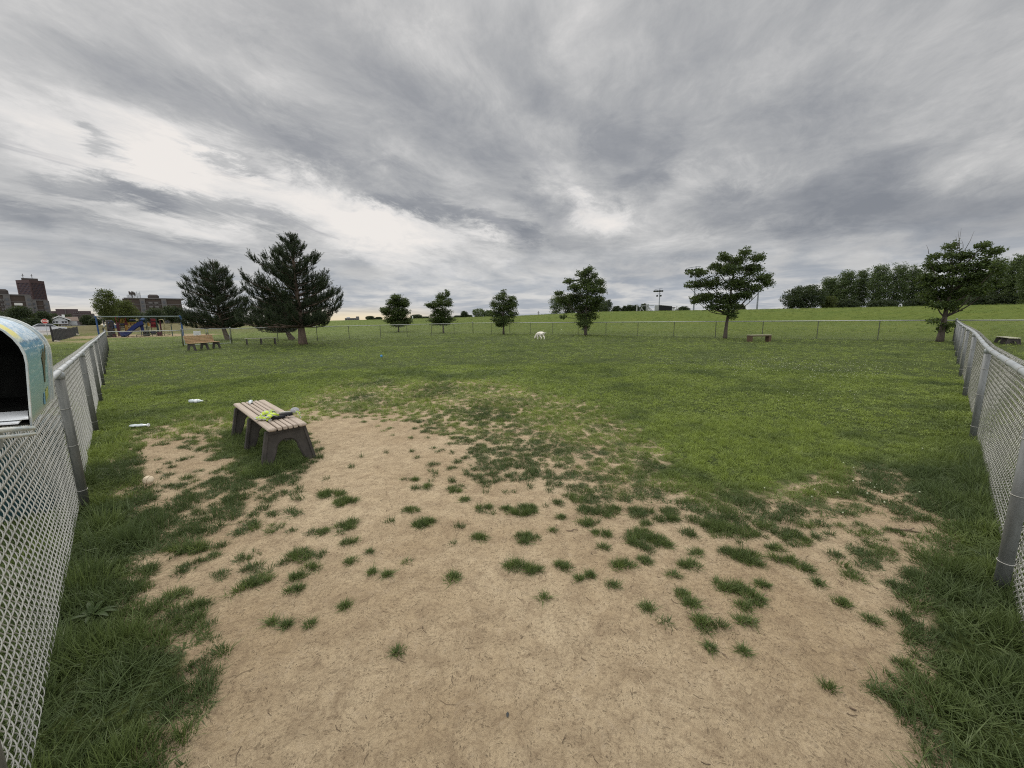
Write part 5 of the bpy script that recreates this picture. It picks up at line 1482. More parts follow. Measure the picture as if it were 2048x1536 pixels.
def tower():
    f = Frame('tower_block', 'tall dark red office tower with two roof aerials, far left', 'building', 66, 1500, base=0.0, turn=0)
    RED = material('dark_red_granite', (.062, .038, .04), .7); BLU = material('blue_black_glazing', (.035, .04, .065), .35, spec=.5)
    uL, uM, uR = f.u(41, 600), f.u(67, 600), f.u(94, 600); zt = f.z(561); 
    k = 14.0
    A, B_, C_ = (uL, k), (uM, -k), (uR, k); D = (uM + (uL + uR - 2 * uM), 3 * k)
    m = MB(); P = [A, B_, C_, D]
    m.add([(x, y, 0) for x, y in P] + [(x, y, zt) for x, y in P], [(0, 1, 5, 4), (1, 2, 6, 5), (2, 3, 7, 6), (3, 0, 4, 7), (4, 5, 6, 7)]); m.build('wall', BLU, f.t)
    for (a, b) in ((A, B_), (B_, C_)):
        a = np.array(a); b = np.array(b); d = b - a; L = np.linalg.norm(d); d /= L; n = np.array([d[1], -d[0]]); rz = math.atan2(d[1], d[0])
        for i in range(11):
            c = a + d * L * i / 10 + n * .25; mm = MB(); w = 3.2 if i in (0, 10) else 1.1
            mm.box((c[0], c[1], zt / 2), (w, .9, zt), rz); mm.build('pier', RED, f.t)
        c = (a + b) / 2 + n * .35
        for j in range(28):
            if j % 1 == 0:
                mm = MB(); mm.box((c[0], c[1], zt * (j + .5) / 29), (L, .5, 1.0), rz); mm.build('floor_band', RED, f.t)
        mm = MB(); mm.box((c[0], c[1], zt - 3.2), (L + 1.5, 1.6, 7.0), rz); mm.build('parapet', RED, f.t)
    mm = MB(); mm.box(((uL + uR) / 2, k, zt + 2.4), ((uR - uL) * .62, 2 * k, 5)); mm.build('roof_plant', ROOFD, f.t)
    for x in (46, 64):
        mm = MB(); u0 = f.u(x, 555); mm.tube([(u0, k, zt), (u0, k, zt + 16)], .5, 5); mm.box((u0, k, zt + 12), (5, .6, .6)); mm.build('aerial', ROOFD, f.t)
tower()

def block(label, px, r, x0, x1, y_top, y_low, piers, balconies, win_cols, seed, roof=None):
    f = Frame('apartment_block', label, 'building', px, r, group='brown apartment blocks', base=0)
    xm = (x0 + x1) / 2
    f.box(x0, x1, y_top, y_low, 16, BRICK, 'wall', bottom=0)
    u0, u1 = f.u(x0, y_top), f.u(x1, y_top); zt = f.z(y_top, xm)
    fl = 7; fh = zt / (fl + .4)
    m = MB(); m.box(((u0 + u1) / 2, 7.7, zt + .25), (abs(u1 - u0) + .6, 16.4, .6)); m.build('cornice', PALEC, f.t)
    for k in range(1, fl):
        m = MB(); m.box(((u0 + u1) / 2, -.08, k * fh), (abs(u1 - u0) - .02, .3, .28)); m.build('floor_line', PALEC, f.t)
    for x in piers:
        c = f.u(x, y_top)
        m = MB(); m.box((c, -.2, zt / 2), (2.4, .5, zt - .1)); pr = m.build('pier', PALEC, f.t)
        for k in range(fl):
            m = MB(); m.box((c, -.5, (k + .5) * fh), (1.1, .12, 1.3)); m.build('window', GLASS, pr)
    for (a, b) in balconies:
        ua, ub = f.u(a, y_top), f.u(b, y_top)
        for k in range(fl):
            m = MB(); m.box(((ua + ub) / 2, -.12, (k + .52) * fh), (ub - ua, .32, fh * .72)); rc = m.build('recess_shade_slab', ROOFD, f.t)  # dark slab proud of the wall, standing in for shade inside the balcony
            m = MB(); m.box(((ua + ub) / 2 - (ub - ua) * .2, -.5, (k + .38) * fh), ((ub - ua) * .28, .5, fh * .42)); m.box(((ua + ub) / 2 + (ub - ua) * .2, -.5, (k + .38) * fh), ((ub - ua) * .28, .5, fh * .42)); m.build('balcony_panel', PALEC, rc)
    for (x, k) in win_cols:
        c = f.u(x, y_top); m = MB(); m.box((c, -.15, (k + .5) * fh), (3.0, .3, 1.3)); m.build('window', material('pale_blind', (.5, .5, .48), .6) if (k % 2) else GLASS, f.t)  # odd floors get a plain pale blind colour
    if roof:
        for (a, b, yt) in roof:
            ua, ub = f.u(a, y_top), f.u(b, y_top); zr = f.z(yt, (a + b) / 2)
            m = MB(); m.box(((ua + ub) / 2, 8, (zt + zr) / 2 + .3), (ub - ua, 7, zr - zt + .5), bev=.8); m.build('roof_house', ROOFD, f.t)
    return f, zt
f, zt = block('brown apartment block at the left edge with a dark roof house', 30, 360, -60, 58, 590, 650, (12, 55), ((-4, 8), (59, 63)), ((42, 4), (20, 2), (33, 5)), 1, roof=((-10, 18, 579),))
f, zt = block('smaller brown apartment block in front of the red tower', 80, 400, 62, 92, 601, 650, (66, 92), ((85, 90),), ((76, 4),), 2)
f, zt = block('brown apartment block with aerials on its roof, behind the playground', 306, 330, 249, 366, 598, 655, (284, 327), ((291, 320),), ((260, 4), (345, 3)), 3, roof=((296, 319, 590),))
def aerials():
    WH = material('pale_aerial_metal', (.45, .46, .48), .5, .4)
    for (x0, x1, yt, dark) in ((253, 262, 589, 0), (258, 270, 581, 1), (267, 280, 582, 0)):
        m = MB(); u0, u1 = f.u(x0, 590), f.u(x1, 590); zz = f.z(yt, x0)
        if not dark:
            for uu in np.linspace(u0, u1, 3): m.tube([(uu, 5, zt), (uu, 5, zz)], .16, 4)
            m.box(((u0 + u1) / 2, 5, zz - (zz - zt) * .45), (u1 - u0, .3, .35)); m.box(((u0 + u1) / 2, 5, zt + 1.3), (u1 - u0, .3, .35))
            for k in range(3): m.box((u0 + (u1 - u0) * (.2 + .3 * k), 4.7, zz - (zz - zt) * .4), (.7, .5, 2.2))
        else:
            m.tube([((u0 + u1) / 2, 5, zt), ((u0 + u1) / 2, 5, zz)], .2, 5)
            for k in range(4): m.box((u0 + (u1 - u0) * (.1 + .27 * k), 4.6, zz - 1.2 - .5 * (k % 2)), (.8, .6, 1.9))
        m.build('roof_aerial', ROOFD if dark else WH, f.t)
aerials()
def hospital():
    f = Frame('institutional_building', 'long low dark brick building on the skyline behind the white house', 'building', 150, 620, base=0)
    B1 = material('mauve_brown_brick', (.085, .062, .066), .85, 0, .2, .2)
    f.box(112, 182, 633, 660, 25, material('grey_mauve_wall', (.10, .085, .09), .85), 'wall', bottom=0)
    f.box(112, 157, 618, 633, 22, B1, 'upper_wall', off=1, bottom=0); f.box(157, 183, 622, 640, 20, B1, 'wing', off=-1, bottom=0)
    f.box(100, 114, 622, 640, 20, B1, 'annex', off=3, bottom=0); f.box(183, 190, 627, 640, 20, PALEC, 'annex', off=3, bottom=0)
    f.box(130, 131.6, 618, 630, .6, PALEC, 'light_strip', off=-.1 )
    for k in range(8): f.box(146 + k * 4.2, 148 + k * 4.2, 624, 625.4, .5, PALEC, 'window', off=-1.6)
    for y in (628.6, 632): f.box(146, 180, y, y + .7, .5, PALEC, 'floor_line', off=-1.5)
hospital()
def house():
    f = Frame('house', 'white sided house with brown roof and front gable, far left', 'house', 118, 175, base=None)
    W = SIDING
    def up(x, y): return f.u(x, y), f.z(y, x)
    # main wing to the right
    f.box(121, 156, 641, 662, 7, W, 'wall', off=2.0, bottom=-1.0)
    (a, za), (b, zb_), = up(101, 641), up(138, 641); (c, zc) = up(118.5, 634)
    m = MB(); zlow = -1.0
    m.prism([(a + .3, zlow), (b - .3, zlow), (b - .3, za), (c, zc), (a + .3, za)], -1.5, 6.0); m.build('gable_front', W, f.t)
    r_ = MB()
    for (p, q) in (((a - .35, za - .12), (c, zc + .12)), ((c, zc + .12), (b + .35, za - .12))):
        r_.prism([p, q, (q[0], q[1] + .3), (p[0], p[1] + .3)], -1.9, 6.2)
    r_.build('gable_roof', material('pale_gable_trim', (.55, .56, .56), .7), f.t)
    u0, u1 = f.u(104, 636), f.u(157, 636); z0, z1 = f.z(641.5, 140), f.z(633, 140)
    m = MB(); m.add([(u0, 1.8, z0), (u1, 1.8, z0), (u1, 6, z1), (u0, 6, z1), (u1, 10, z0), (u0, 10, z0)], [(0, 1, 2, 3), (3, 2, 4, 5), (1, 4, 2), (0, 3, 5)]); rf = m.build('roof', RTILE, f.t)
    m = MB(); uu = f.u(127, 633); m.box((uu, 5.6, z1 + .25), (.6, .6, .8)); m.build('chimney', WHITE_PL, rf)
    for (x0, x1) in ((106, 109.5), (111.5, 115.5), (123.5, 127.5), (129.5, 133.5)):
        w = f.box(x0, x1, 642.2, 645.8, .14, GLASS, 'window', off=-1.6)
        f.box(x0 - .25, x1 + .25, 642, 642.3, .2, WHITE_PL, 'frame', parent=w, off=-1.66)
    f.box(102, 142, 648, 648.9, 1.2, RTILE, 'porch_roof', off=-2.6)
    for (x0, x1) in ((107, 117), (119, 122.5)): f.box(x0, x1, 651, 657, .2, ROOFD, 'dark_lower_panel', off=-1.65)  # plain dark panels across the lower floor
    for x in (103, 117.6, 124, 138): f.box(x, x + .8, 649, 658, .25, WHITE_PL, 'porch_post', off=-2.4, bottom=-.5)
house()
def picket():
    f = Frame('picket_fence', 'pale vertical board fence beside the white house', 'fence', 150, 160)
    WB = material('greyed_white_boards', (.36, .37, .38), .8, 0, .3, 4)
    m = MB()
    for k in range(60):
        x = 124 + k * .98; yt = 649.5 + .055 * (k - 30) * (k > 30); u = f.u(x, 650); m.box((u, .0, f.z(yt, x) / 2 - .5), (.26, .06, f.z(yt, x) + 1.0))
    m.build('boards', WB, f.t); 
    for k in range(0, 60, 12): 
        x = 124 + k * .98; f.box(x, x + .5, 649 + .055 * max(0, k - 30), 660, .12, WB, 'post', off=-.1, bottom=-.5)
picket()
def pavement():
    m = MB(); P = []
    for (x, r) in ((20, 88), (104, 92), (107, 106), (86, 118), (20, 118)):
        p = at_r(x, r); P.append((p[0], p[1], gz(*p) + .012))
    m.add(P, [tuple(range(len(P)))[::-1]]); o = m.build('pavement', material('pale_asphalt', (.30, .28, .26), .9, 0, .15, 1)); tag(o, kind='structure')
pavement()
def car():
    f = Frame('parked_car', 'pale parked car below the stop sign, far left', 'car', 91, 104)
    PAINT = material('silver_white_paint', (.50, .51, .53), .3, .3, spec=.6); BL = material('tyre_black', (.02, .02, .02), .8)
    M3 = Matrix.Rotation(0, 3, 'Z')
    m = MB(); m.prism([(-2.2, .30), (2.2, .30), (2.25, .62), (2.05, .82), (1.2, .90), (.55, 1.36), (-.95, 1.42), (-1.7, .98), (-2.2, .88), (-2.28, .6)], -.85, .85); m.build('body', PAINT, f.t)
    m = MB(); m.prism([(1.0, .92), (.52, 1.28), (-.9, 1.33), (-1.45, .96)], -.87, .87); m.build('window', GLASS, f.t)
    for x in (-1.4, 1.4):
        for y in (-.8, .8):
            m = MB(); m.tube([(x, y - .1, .32), (x, y + .1, .32)], .32, 14); w = m.build('wheel', BL, f.t)
            m = MB(); m.tube([(x, y - .12, .32), (x, y + .12, .32)], .18, 10); m.build('rim', GALV, w)
    for x in (2.2, -2.2):
        m = MB(); m.box((x, -.6, .66), (.12, .3, .14)); m.build('light', material('car_lamp', (.4, .1, .08) if x < 0 else (.7, .7, .7), .3), f.t)
car()
def stop_sign():
    f = Frame('stop_sign', 'red octagonal stop sign on a thin post, far left', 'sign', 89, 88)
    z = f.z(642.5); hh = (f.z(638) - f.z(647.5)) / 2; zs = z
    m = MB(); m.tube([(0, 0.04, -.1), (0, .04, zs + hh * .6)], .035, 6); m.build('post', GALV, f.t)
    def octo(r, y0, y1, mat, name, par):
        m = MB(); m.prism([(r * math.cos(PI / 8 + k * PI / 4), zs + r * math.sin(PI / 8 + k * PI / 4)) for k in range(8)], y0, y1); return m.build(name, mat, par)
    RED = material('sign_red', (.42, .03, .025), .5); WH = material('sign_white', (.72, .66, .62), .5)
    pl = octo(hh * 1.08, -.004, .008, WH, 'border', f.t); octo(hh * .98, -.008, -.0045, RED, 'face', f.t)
    cu = bpy.data.curves.new('stop_text', 'FONT'); cu.body = 'STOP'; cu.size = hh * .92; cu.align_x = 'CENTER'; cu.align_y = 'CENTER'; cu.extrude = .003; cu.space_character = 1.02; cu.offset = .012
    tmp = bpy.data.objects.new('tmp', cu); COL.objects.link(tmp); bpy.context.view_layer.update(); lm = bpy.data.meshes.new_from_object(tmp.evaluated_get(bpy.context.evaluated_depsgraph_get())); bpy.data.objects.remove(tmp); lm.materials.clear(); lm.materials.append(WH); me_o = bpy.data.objects.new('lettering', lm); me_o.location = (0, -.012, zs); me_o.rotation_euler = (R_(90), 0, 0); link(me_o, f.t)
stop_sign()
def palings():
    a = on_ground(107, 683.5); b = on_ground(157, 669)
    WD = material('charred_grey_boards', (.050, .050, .052), .9, 0, .5, 5, stretch=(3, 3, .5))
    d = (b - a)[:2]; L = np.linalg.norm(d); rz = math.atan2(d[1], d[0])
    t = thing('board_fence', 'short run of dark vertical boards with gaps, left of the playground', 'fence', tuple(a), rz)
    h = z_at(105, 657, math.hypot(a[0], a[1])) - a[2]
    n = 26
    for k in range(n):
        x = L * k / (n - 1); g0 = gz(a[0] + d[0] * k / (n - 1), a[1] + d[1] * k / (n - 1)) - a[2]
        m = MB(); w = L / n * .62; hz = h * (1 - .08 * k / n) + .04 * math.sin(k * 5.1)
        m.box((x, 0, g0 + hz / 2 - .05), (w, .05, hz), rz=0, bev=.006); m.build('board', WD, t)
    for zz in (.25, .8):
        m = MB(); m.box((L / 2, .06, h * zz), (L, .05, .09)); m.build('rail', WD, t)
    m = MB(); m.box((-.12, 0, h * .56), (.12, .12, h * 1.2)); m.build('post', WD, t)
palings()
def boulders():
    ST = material('pale_stone', (.42, .38, .30), .9, 0, .3, 6, .5, 12, .02)
    for k, (px, py, w, lab) in enumerate(((111, 683, .42, 'pale flat stone at the near end of the dark board fence'), (117, 683.5, .32, 'pale flat stone, right of another near the dark board fence'), (153, 671, .8, 'larger pale stone at the far end of the dark board fence'))):
        p = on_ground(px, py); m = MB(); q = np.random.default_rng(k + 5)
        m.lathe([(.001, -.05), (w * .5, 0), (w * .48, w * .16), (w * .3, w * .28), (.002, w * .32)], 9)
        m.v = [(x * (1 + .15 * q.normal()), y * .7 * (1 + .15 * q.normal()), z * (1 + .1 * q.normal())) for x, y, z in m.v]
        o = m.build('boulder', ST); o.location = p; tag(o, lab, 'stone', 'pale stones by the board fence')
boulders()

# playground --------------------------------------------------------
def playground():
    f = Frame('play_structure', 'red, yellow and blue playground climbing frame with a wide blue slide', 'playground', 268, math.hypot(PG[0], PG[1]))
    col = lambda n, c, r=.6: material(n, tuple(.42 * q for q in c), r, 0, .35, 3)
    RED, DRED, YEL, BLU, NAVY, GRN, GRY, CRM, PALE = col('play_red', (.36, .02, .03)), col('play_maroon', (.14, .015, .03)), col('play_yellow', (.72, .42, .06)), col('play_blue', (.03, .06, .30)), col('play_navy', (.015, .02, .08)), col('play_green', (.02, .07, .05)), col('rock_grey', (.13, .12, .12), .9), col('play_cream', (.66, .60, .30)), col('play_pale_blue', (.12, .22, .42))
    B = f.box
    B(213.5, 229, 640, 676, .5, GRY, 'climbing_wall', off=.5, bottom=0, bev=.12)
    for (x, y, c) in ((217, 646, PALE), (222, 642, PALE), (226, 644, PALE), (219, 652, DRED), (225, 655, PALE), (228, 650, PALE), (216, 660, DRED), (222, 664, RED), (228, 660, CRM), (214, 668, CRM), (220, 670, DRED)):
        B(x - 1.1, x + 1.1, y - 1.3, y + 1.3, .25, c, 'climbing_hold', off=.3, bev=.05)
    B(213.5, 222, 669.5, 676, 1.2, ROOFD, 'tyre_step', off=-1.2, bottom=0, bev=.15)
    for x in (234.5, 240, 250, 254): B(x - .6, x + .6, 634, 676, .14, RED, 'post', bottom=0, off=(.0 if x in (234.5, 254) else 1.6))
    B(236, 253, 633, 634.4, 2.2, PALE, 'roof_beam', off=-.2)
    B(234, 240, 645, 672, .12, DRED, 'red_panel', off=-.05); B(249, 254.5, 645, 662, .12, DRED, 'red_panel', off=-.05)
    for x in (241, 243.5, 246, 248): B(x - .5, x + .5, 637, 646, .1, YEL, 'bar', off=.4)
    for k in range(5): B(240.5, 249, 648 + k * 3.6, 649.6 + k * 3.6, .5, NAVY, 'step', off=-.2 + .1 * k)
    B(234, 255, 646, 647.2, 2.0, ROOFD, 'deck', off=.1)
    B(255, 279, 645, 646.2, .12, YEL, 'bridge_rail', off=-.1); B(255, 279, 661, 662.4, 1.0, ROOFD, 'bridge_deck', off=0)
    for k in range(11): B(255.5 + k * 2.2, 256.6 + k * 2.2, 646, 661, .08, YEL if k % 3 else RED, 'bar', off=-.08)
    for k in range(3): B(251 + k * 1.6, 252.2 + k * 1.6, 650, 661, .1, YEL, 'bar', off=-.7)
    B(257, 272, 638.5, 642.5, .9, NAVY, 'tunnel', off=.1, bev=.3)
    m = MB(); uu, zz = f.u(274, 640), f.z(640, 274); m.prism([(uu + (.28 if i % 2 == 0 else .12) * math.sin(i * PI / 5), zz + (.28 if i % 2 == 0 else .12) * math.cos(i * PI / 5)) for i in range(10)], -.2, -.14); m.build('star', CRM, f.t)
    # slide: curved trough
    m = MB(); P = []
    for (x, y, o_) in ((287, 646.5, 0), (283, 648, -.2), (276, 651, -.6), (267, 657.5, -1.1), (259, 665, -1.6), (252, 671, -2.0), (243.5, 674.2, -2.3)): P.append((f.u(x, y), o_, max(.18, f.z(y, x) - .12)))
    C = catmull(P, 5); V = []; n = len(C)
    for c in C:
        for (dy, dz) in ((-.62, .42), (-.60, .02), (-.3, -.12), (.3, -.12), (.60, .02), (.62, .42), (.56, .42), (.54, .06), (.26, -.02), (-.26, -.02), (-.54, .06), (-.56, .42)): V.append((c[0] - dz * .3, c[1] + dy * .95, c[2] + dz * 1.15))
    F_ = [(i * 12 + j, i * 12 + (j + 1) % 12, (i + 1) * 12 + (j + 1) % 12, (i + 1) * 12 + j) for i in range(n - 1) for j in range(12)]
    m.add(V, F_); m.build('slide', BLU, f.t, smooth=False)
    B(279.5, 292.5, 635.5, 643, 1.4, PALE, 'slide_hood', off=-.2, bev=.35); B(281, 287, 643, 662, .2, BLU, 'slide_chute_side', off=-.3)
    for x in (281, 293): B(x - .8, x + .8, 633.5, 676, .16, NAVY if x == 281 else GRN, 'post', bottom=0, off=-.35)
    for x in (296, 303, 314): B(x - .6, x + .6, 634, 675, .14, GRN, 'post', bottom=0, off=.9)
    for k in range(4): B(285, 301, 655 + k * 2.4, 656 + k * 2.4, .7, GRN, 'step', off=-.1 + .15 * k)
    B(286, 290, 645, 649.5, .12, CRM, 'yellow_panel', off=0); B(295, 299, 645, 652, .12, YEL, 'yellow_panel', off=.05)
    B(300.5, 313, 637, 651, .14, DRED, 'red_panel', off=0, bev=.05); B(302.5, 311, 638.5, 641.5, .1, RED, 'red_slot', off=-.12); B(302.5, 311, 644, 649, .1, RED, 'red_slot', off=-.12)
    B(301, 313, 651, 655, .12, RED, 'red_panel', off=.1); B(304, 314, 655, 660.5, .12, CRM, 'cream_panel', off=-.1)
    B(313, 316, 636, 674, .16, GRN, 'post', bottom=0, off=-.1); B(320.5, 323.5, 641, 674, .2, DRED, 'post', bottom=0, off=.1); B(317, 318.4, 649, 672, .1, PALE, 'post', bottom=0, off=.3)
    B(314, 324, 664, 673, .5, DRED, 'maroon_box', off=-.3, bev=.08); B(300, 314, 662, 668, .5, NAVY, 'tunnel', off=-.1, bev=.15); B(286, 300, 663, 672, .2, ROOFD, 'under_panel', off=.8)
    B(229, 234, 650, 657, .3, PALE, 'wheel_toy', off=-.1, bev=.1); B(225, 233, 668, 674, .3, DRED, 'low_panel', off=-.2)
    # looping climber
    m = MB(); P = [(f.u(318, 641), 0, f.z(641, 318)), (f.u(318.5, 639.6), 0, f.z(639.6, 318)), (f.u(324, 639), -.1, f.z(639, 324)), (f.u(327, 642), -.2, f.z(642, 327)), (f.u(328.5, 650), -.2, f.z(650, 328)), (f.u(328.5, 662), -.2, f.z(662, 328)), (f.u(330, 675), -.2, 0)]
    m.tube(catmull(P, 4), .055, 6)
    c0 = f.u(332, 660); P = []
    for k in range(64):
        s = k / 63; P.append((c0 + .42 * math.cos(k * .42), -.2 + .42 * math.sin(k * .42), f.z(651, 332) * (1 - s) + .1 * s))
    m.tube(P, .04, 5, caps=False); m.build('coil_climber', CRM, f.t, smooth=True)
    return f
playground()
def swing_frame():
    a = on_ground(198.5, 672.5); b = on_ground(367, 674); d = b - a; L = np.linalg.norm(d[:2]); rz = math.atan2(d[1], d[0])
    t = thing('swing_frame', 'long swing frame with blue posts and grey beam before the climbing frame', 'swing', tuple(a), rz)
    BL = material('swing_blue', (.03, .08, .20), .5, .1, .3); GB = material('green_grey_beam', (.10, .13, .12), .5, .3)
    hz = z_at(194, 633.5, math.hypot(a[0], a[1])) - a[2]; hb = z_at(362, 633, math.hypot(b[0], b[1])) - a[2]
    m = MB(); m.tube([(0, 0, hz), (L, 0, hb)], .085, 8); m.build('beam', GB, t)
    for x, h in ((0, hz), (L, hb)):
        m = MB(); zb = 0 if x == 0 else d[2]
        m.tube([(x, 0, h), (x, 0, zb - .1)], .10, 8)
        m.build('post', BL, t)
        m = MB(); m.box((x, 0, h), (.26, .26, .26), bev=.05); m.build('bracket', BL, t)
swing_frame()
def misc_left():
    f = Frame('low_bench', 'low black bench rail in front of the climbing frame', 'bench', 293, math.hypot(PG[0], PG[1]) - 3.5, group=None)
    BK = material('black_steel', (.02, .02, .02), .6)
    f.box(272, 315, 668.8, 670, .4, BK, 'seat')
    for x in (273.5, 288, 313): f.box(x - .5, x + .5, 670, 677, .3, BK, 'leg', bottom=0)
    f = Frame('post', 'slim dark green post standing alone, right of the climbing frame', 'post', 343.5, 72)
    f.box(342.5, 344.6, 649, 672, .16, material('post_green', (.03, .05, .04), .6), 'shaft', bottom=-.1); f.box(342.2, 344.9, 648.4, 649.2, .2, BK, 'post_top')
    f = Frame('bollard', 'black and white banded post at the far left fence corner', 'post', 208, 42)
    f.box(206.4, 209.6, 641, 655, .14, BK, 'upper_band', bev=.02); f.box(206.6, 209.6, 649, 653, .16, WHITE_PL, 'white_band', off=-.01); f.box(206.6, 209.4, 655, 680, .14, BK, 'shaft', bottom=-.1, off=.001)
misc_left()

# trees beyond --------------------------------------------------------
TL = 'trees in the left background'
for k, (px, r, yt, w, lf, sh, lab) in enumerate((
    (-20, 150, 618, 90, LEAF_DARK, 'round', 'dark tree mostly hidden behind the mailbox at the left edge'),
    (42, 140, 613, 62, LEAF_DARK, 'round', 'dark rounded tree below the left apartment block'),
    (86, 150, 623, 44, LEAF_DARK, 'round', 'dark tree behind the stop sign'),
    (66, 118, 636, 50, LEAF_DARK, 'round', 'low dark bush between the mailbox and the stop sign'),
    (106, 165, 648, 16, LEAF_OLIVE, 'round', 'small olive shrub in front of the white house'),
    (108, 300, 627, 30, LEAF_DARK, 'round', 'distant tree clump left of the institutional building'),
    (136, 290, 628, 26, LEAF_DARK, 'round', 'distant dark tree just above the roof of the white house'),
    (175, 200, 630, 34, LEAF_DARK, 'round', 'dark tree right of the white house'),
    (190, 170, 637, 30, LEAF_DARK, 'round', 'dark bushy tree behind the left swing post'),
    (218, 112, 578, 58, LEAF_OLIVE, 'layer', 'olive green tree with layered branches behind the climbing frame'),
    (250, 118, 600, 60, LEAF_OLIVE, 'round', 'broad olive green tree in front of the apartment block with aerials'),
    (232, 128, 612, 70, LEAF_DARK, 'round', 'dark spreading tree low behind the climbing frame'),
    (312, 135, 616, 46, LEAF_DARK, 'round', 'dark round tree before the balconies of the apartment block'),
    (345, 140, 612, 44, LEAF_DARK, 'round', 'dark tree right of the balconies, left of the leaning pine'),
    (386, 150, 625, 50, LEAF_DARK, 'round', 'dark tree hidden behind the leaning pine'),
    (446, 155, 628, 50, LEAF_DARK, 'round', 'dark tree between the two large pines'),
    (280, 150, 625, 40, LEAF_DARK, 'round', 'dark tree behind the slide of the climbing frame'))):
    far_tree(lab, px, r, yt, w, TL, 200 + k, lf, shape=sh, trunk_z=.08 if sh == 'round' else .2, n_spray=110)
TR = 'trees on and behind the green bank'
for k, (px, r, yt, w, lf, sh, lab) in enumerate((
    (741, 128, 632, 20, LEAF_DARK, 'round', 'tiny dark tree on the skyline left of the small round tree'),
    (757, 128, 634, 16, LEAF_DARK, 'round', 'tiny dark bush touching the left side of the small round tree'),
    (833, 124, 629, 26, LEAF_DARK, 'round', 'tiny round tree on the skyline between the two leftmost young trees'),
    (850, 124, 633, 20, LEAF_DARK, 'round', 'tiny flat bush left of the fork-topped tree'),
    (916, 118, 631, 16, LEAF_DARK, 'round', 'tiny low bush right of the fork-topped tree'),
    (929, 118, 622, 15, LEAF_DARK, 'round', 'tiny domed dark tree on the skyline, third bush from the corner post'),
    (938, 118, 630, 14, LEAF_DARK, 'round', 'tiny bush right of the domed dark tree on the skyline'),
    (958, 112, 617, 30, LEAF_SOFT, 'round', 'pale broad tree on the skyline just left of the bushy tree'),
    (978, 112, 620, 24, LEAF_SOFT, 'round', 'pale tree partly behind the bushy tree'),
    (1113, 100, 590, 30, LEAF_SOFT, 'tall', 'pale tree with a tall crown left of the dark middle-sized tree'),
    (1138, 102, 594, 34, LEAF_DARK, 'round', 'dark tree behind the left half of the middle-sized tree'),
    (1198, 100, 603, 44, LEAF_DARK, 'round', 'dark tree behind the right half of the middle-sized tree'),
    (1213, 104, 600, 24, LEAF_DARK, 'round', 'dark domed tree at the right edge of the middle-sized tree'),
    (1233, 108, 612, 20, LEAF_DARK, 'round', 'small dark tree first in the row left of the grey frame'),
    (1248, 108, 611, 16, LEAF_DARK, 'cone', 'small pointed dark tree second in the row left of the grey frame'),
    (1259, 108, 610, 18, LEAF_DARK, 'round', 'small dark tree third in the row left of the grey frame'),
    (1270, 108, 610, 16, LEAF_DARK, 'round', 'small dark tree just behind the left leg of the grey frame'),
    (1287, 112, 607, 16, LEAF_DARK, 'round', 'small dark tree seen over the top of the grey frame'),
    (1366, 108, 613, 28, LEAF_DARK, 'round', 'low dark bush right of the black box on the bank'),
    (1478, 96, 609, 22, LEAF_DARK, 'round', 'small dull bush right of the trunk of the spreading tree'),
    (1548, 92, 618, 26, LEAF_OLIVE, 'round', 'very low green shrub left of the big domed tree'),
    (1603, 90, 572, 92, LEAF_DARK, 'round', 'big dense domed dark tree on the green bank'),
    (1654, 92, 593, 36, LEAF_OLIVE, 'round', 'small olive green tree beside the big domed tree'))):
    far_tree(lab, px, r, yt, w, TR, 300 + k, lf, shape=sh, trunk_z=.03, n_spray=150 if w > 60 else 70)
TP = 'row of tall pale poplars behind the bank'
for k, (px, r, yt, w) in enumerate(((1652, 104, 556, 44), (1684, 102, 543, 46), (1716, 104, 540, 40), (1750, 100, 531, 50), (1786, 102, 528, 46), (1816, 104, 533, 44), (1846, 104, 545, 40), (1985, 96, 520, 60), (2018, 94, 512, 56), (2052, 88, 497, 70), (2095, 86, 492, 80), (1950, 100, 545, 50), (1910, 104, 560, 50))):
    labs = ['leftmost poplar of the pale row, just behind the small olive tree', 'second poplar from the left in the pale row', 'third poplar from the left in the pale row', 'fourth poplar of the pale row, one of its two tallest', 'fifth poplar of the pale row, level with the fourth',
            'sixth poplar of the pale row, short of the dark corner tree', 'poplar touching the left side of the dark corner tree', 'poplar emerging to the right of the dark corner tree', 'poplar second right of the dark corner tree', 'tallest poplar, cut by the right edge of the picture', 'poplar beyond the right edge of the picture',
            'poplar behind the right half of the dark corner tree', 'poplar behind the middle of the dark corner tree']
    far_tree(labs[k], px, r, yt, w * 1.08, TP, 400 + k, LEAF_SOFT, shape='tall', trunk_z=.05, n_spray=170, name='poplar_tree')
for k, (px, yt, w) in enumerate(((1690, 598, 60), (1760, 600, 70), (1830, 598, 60), (1960, 590, 80), (2030, 588, 80))):
    far_tree(['undergrowth tree below the second poplar', 'undergrowth tree below the fourth and fifth poplars', 'undergrowth tree left of the trunk of the dark corner tree', 'undergrowth tree right of the dark corner tree', 'undergrowth tree at the right edge below the tallest poplar'][k], px, 94, yt, w, TR, 500 + k, LEAF_DARK, trunk_z=.0, n_spray=90)

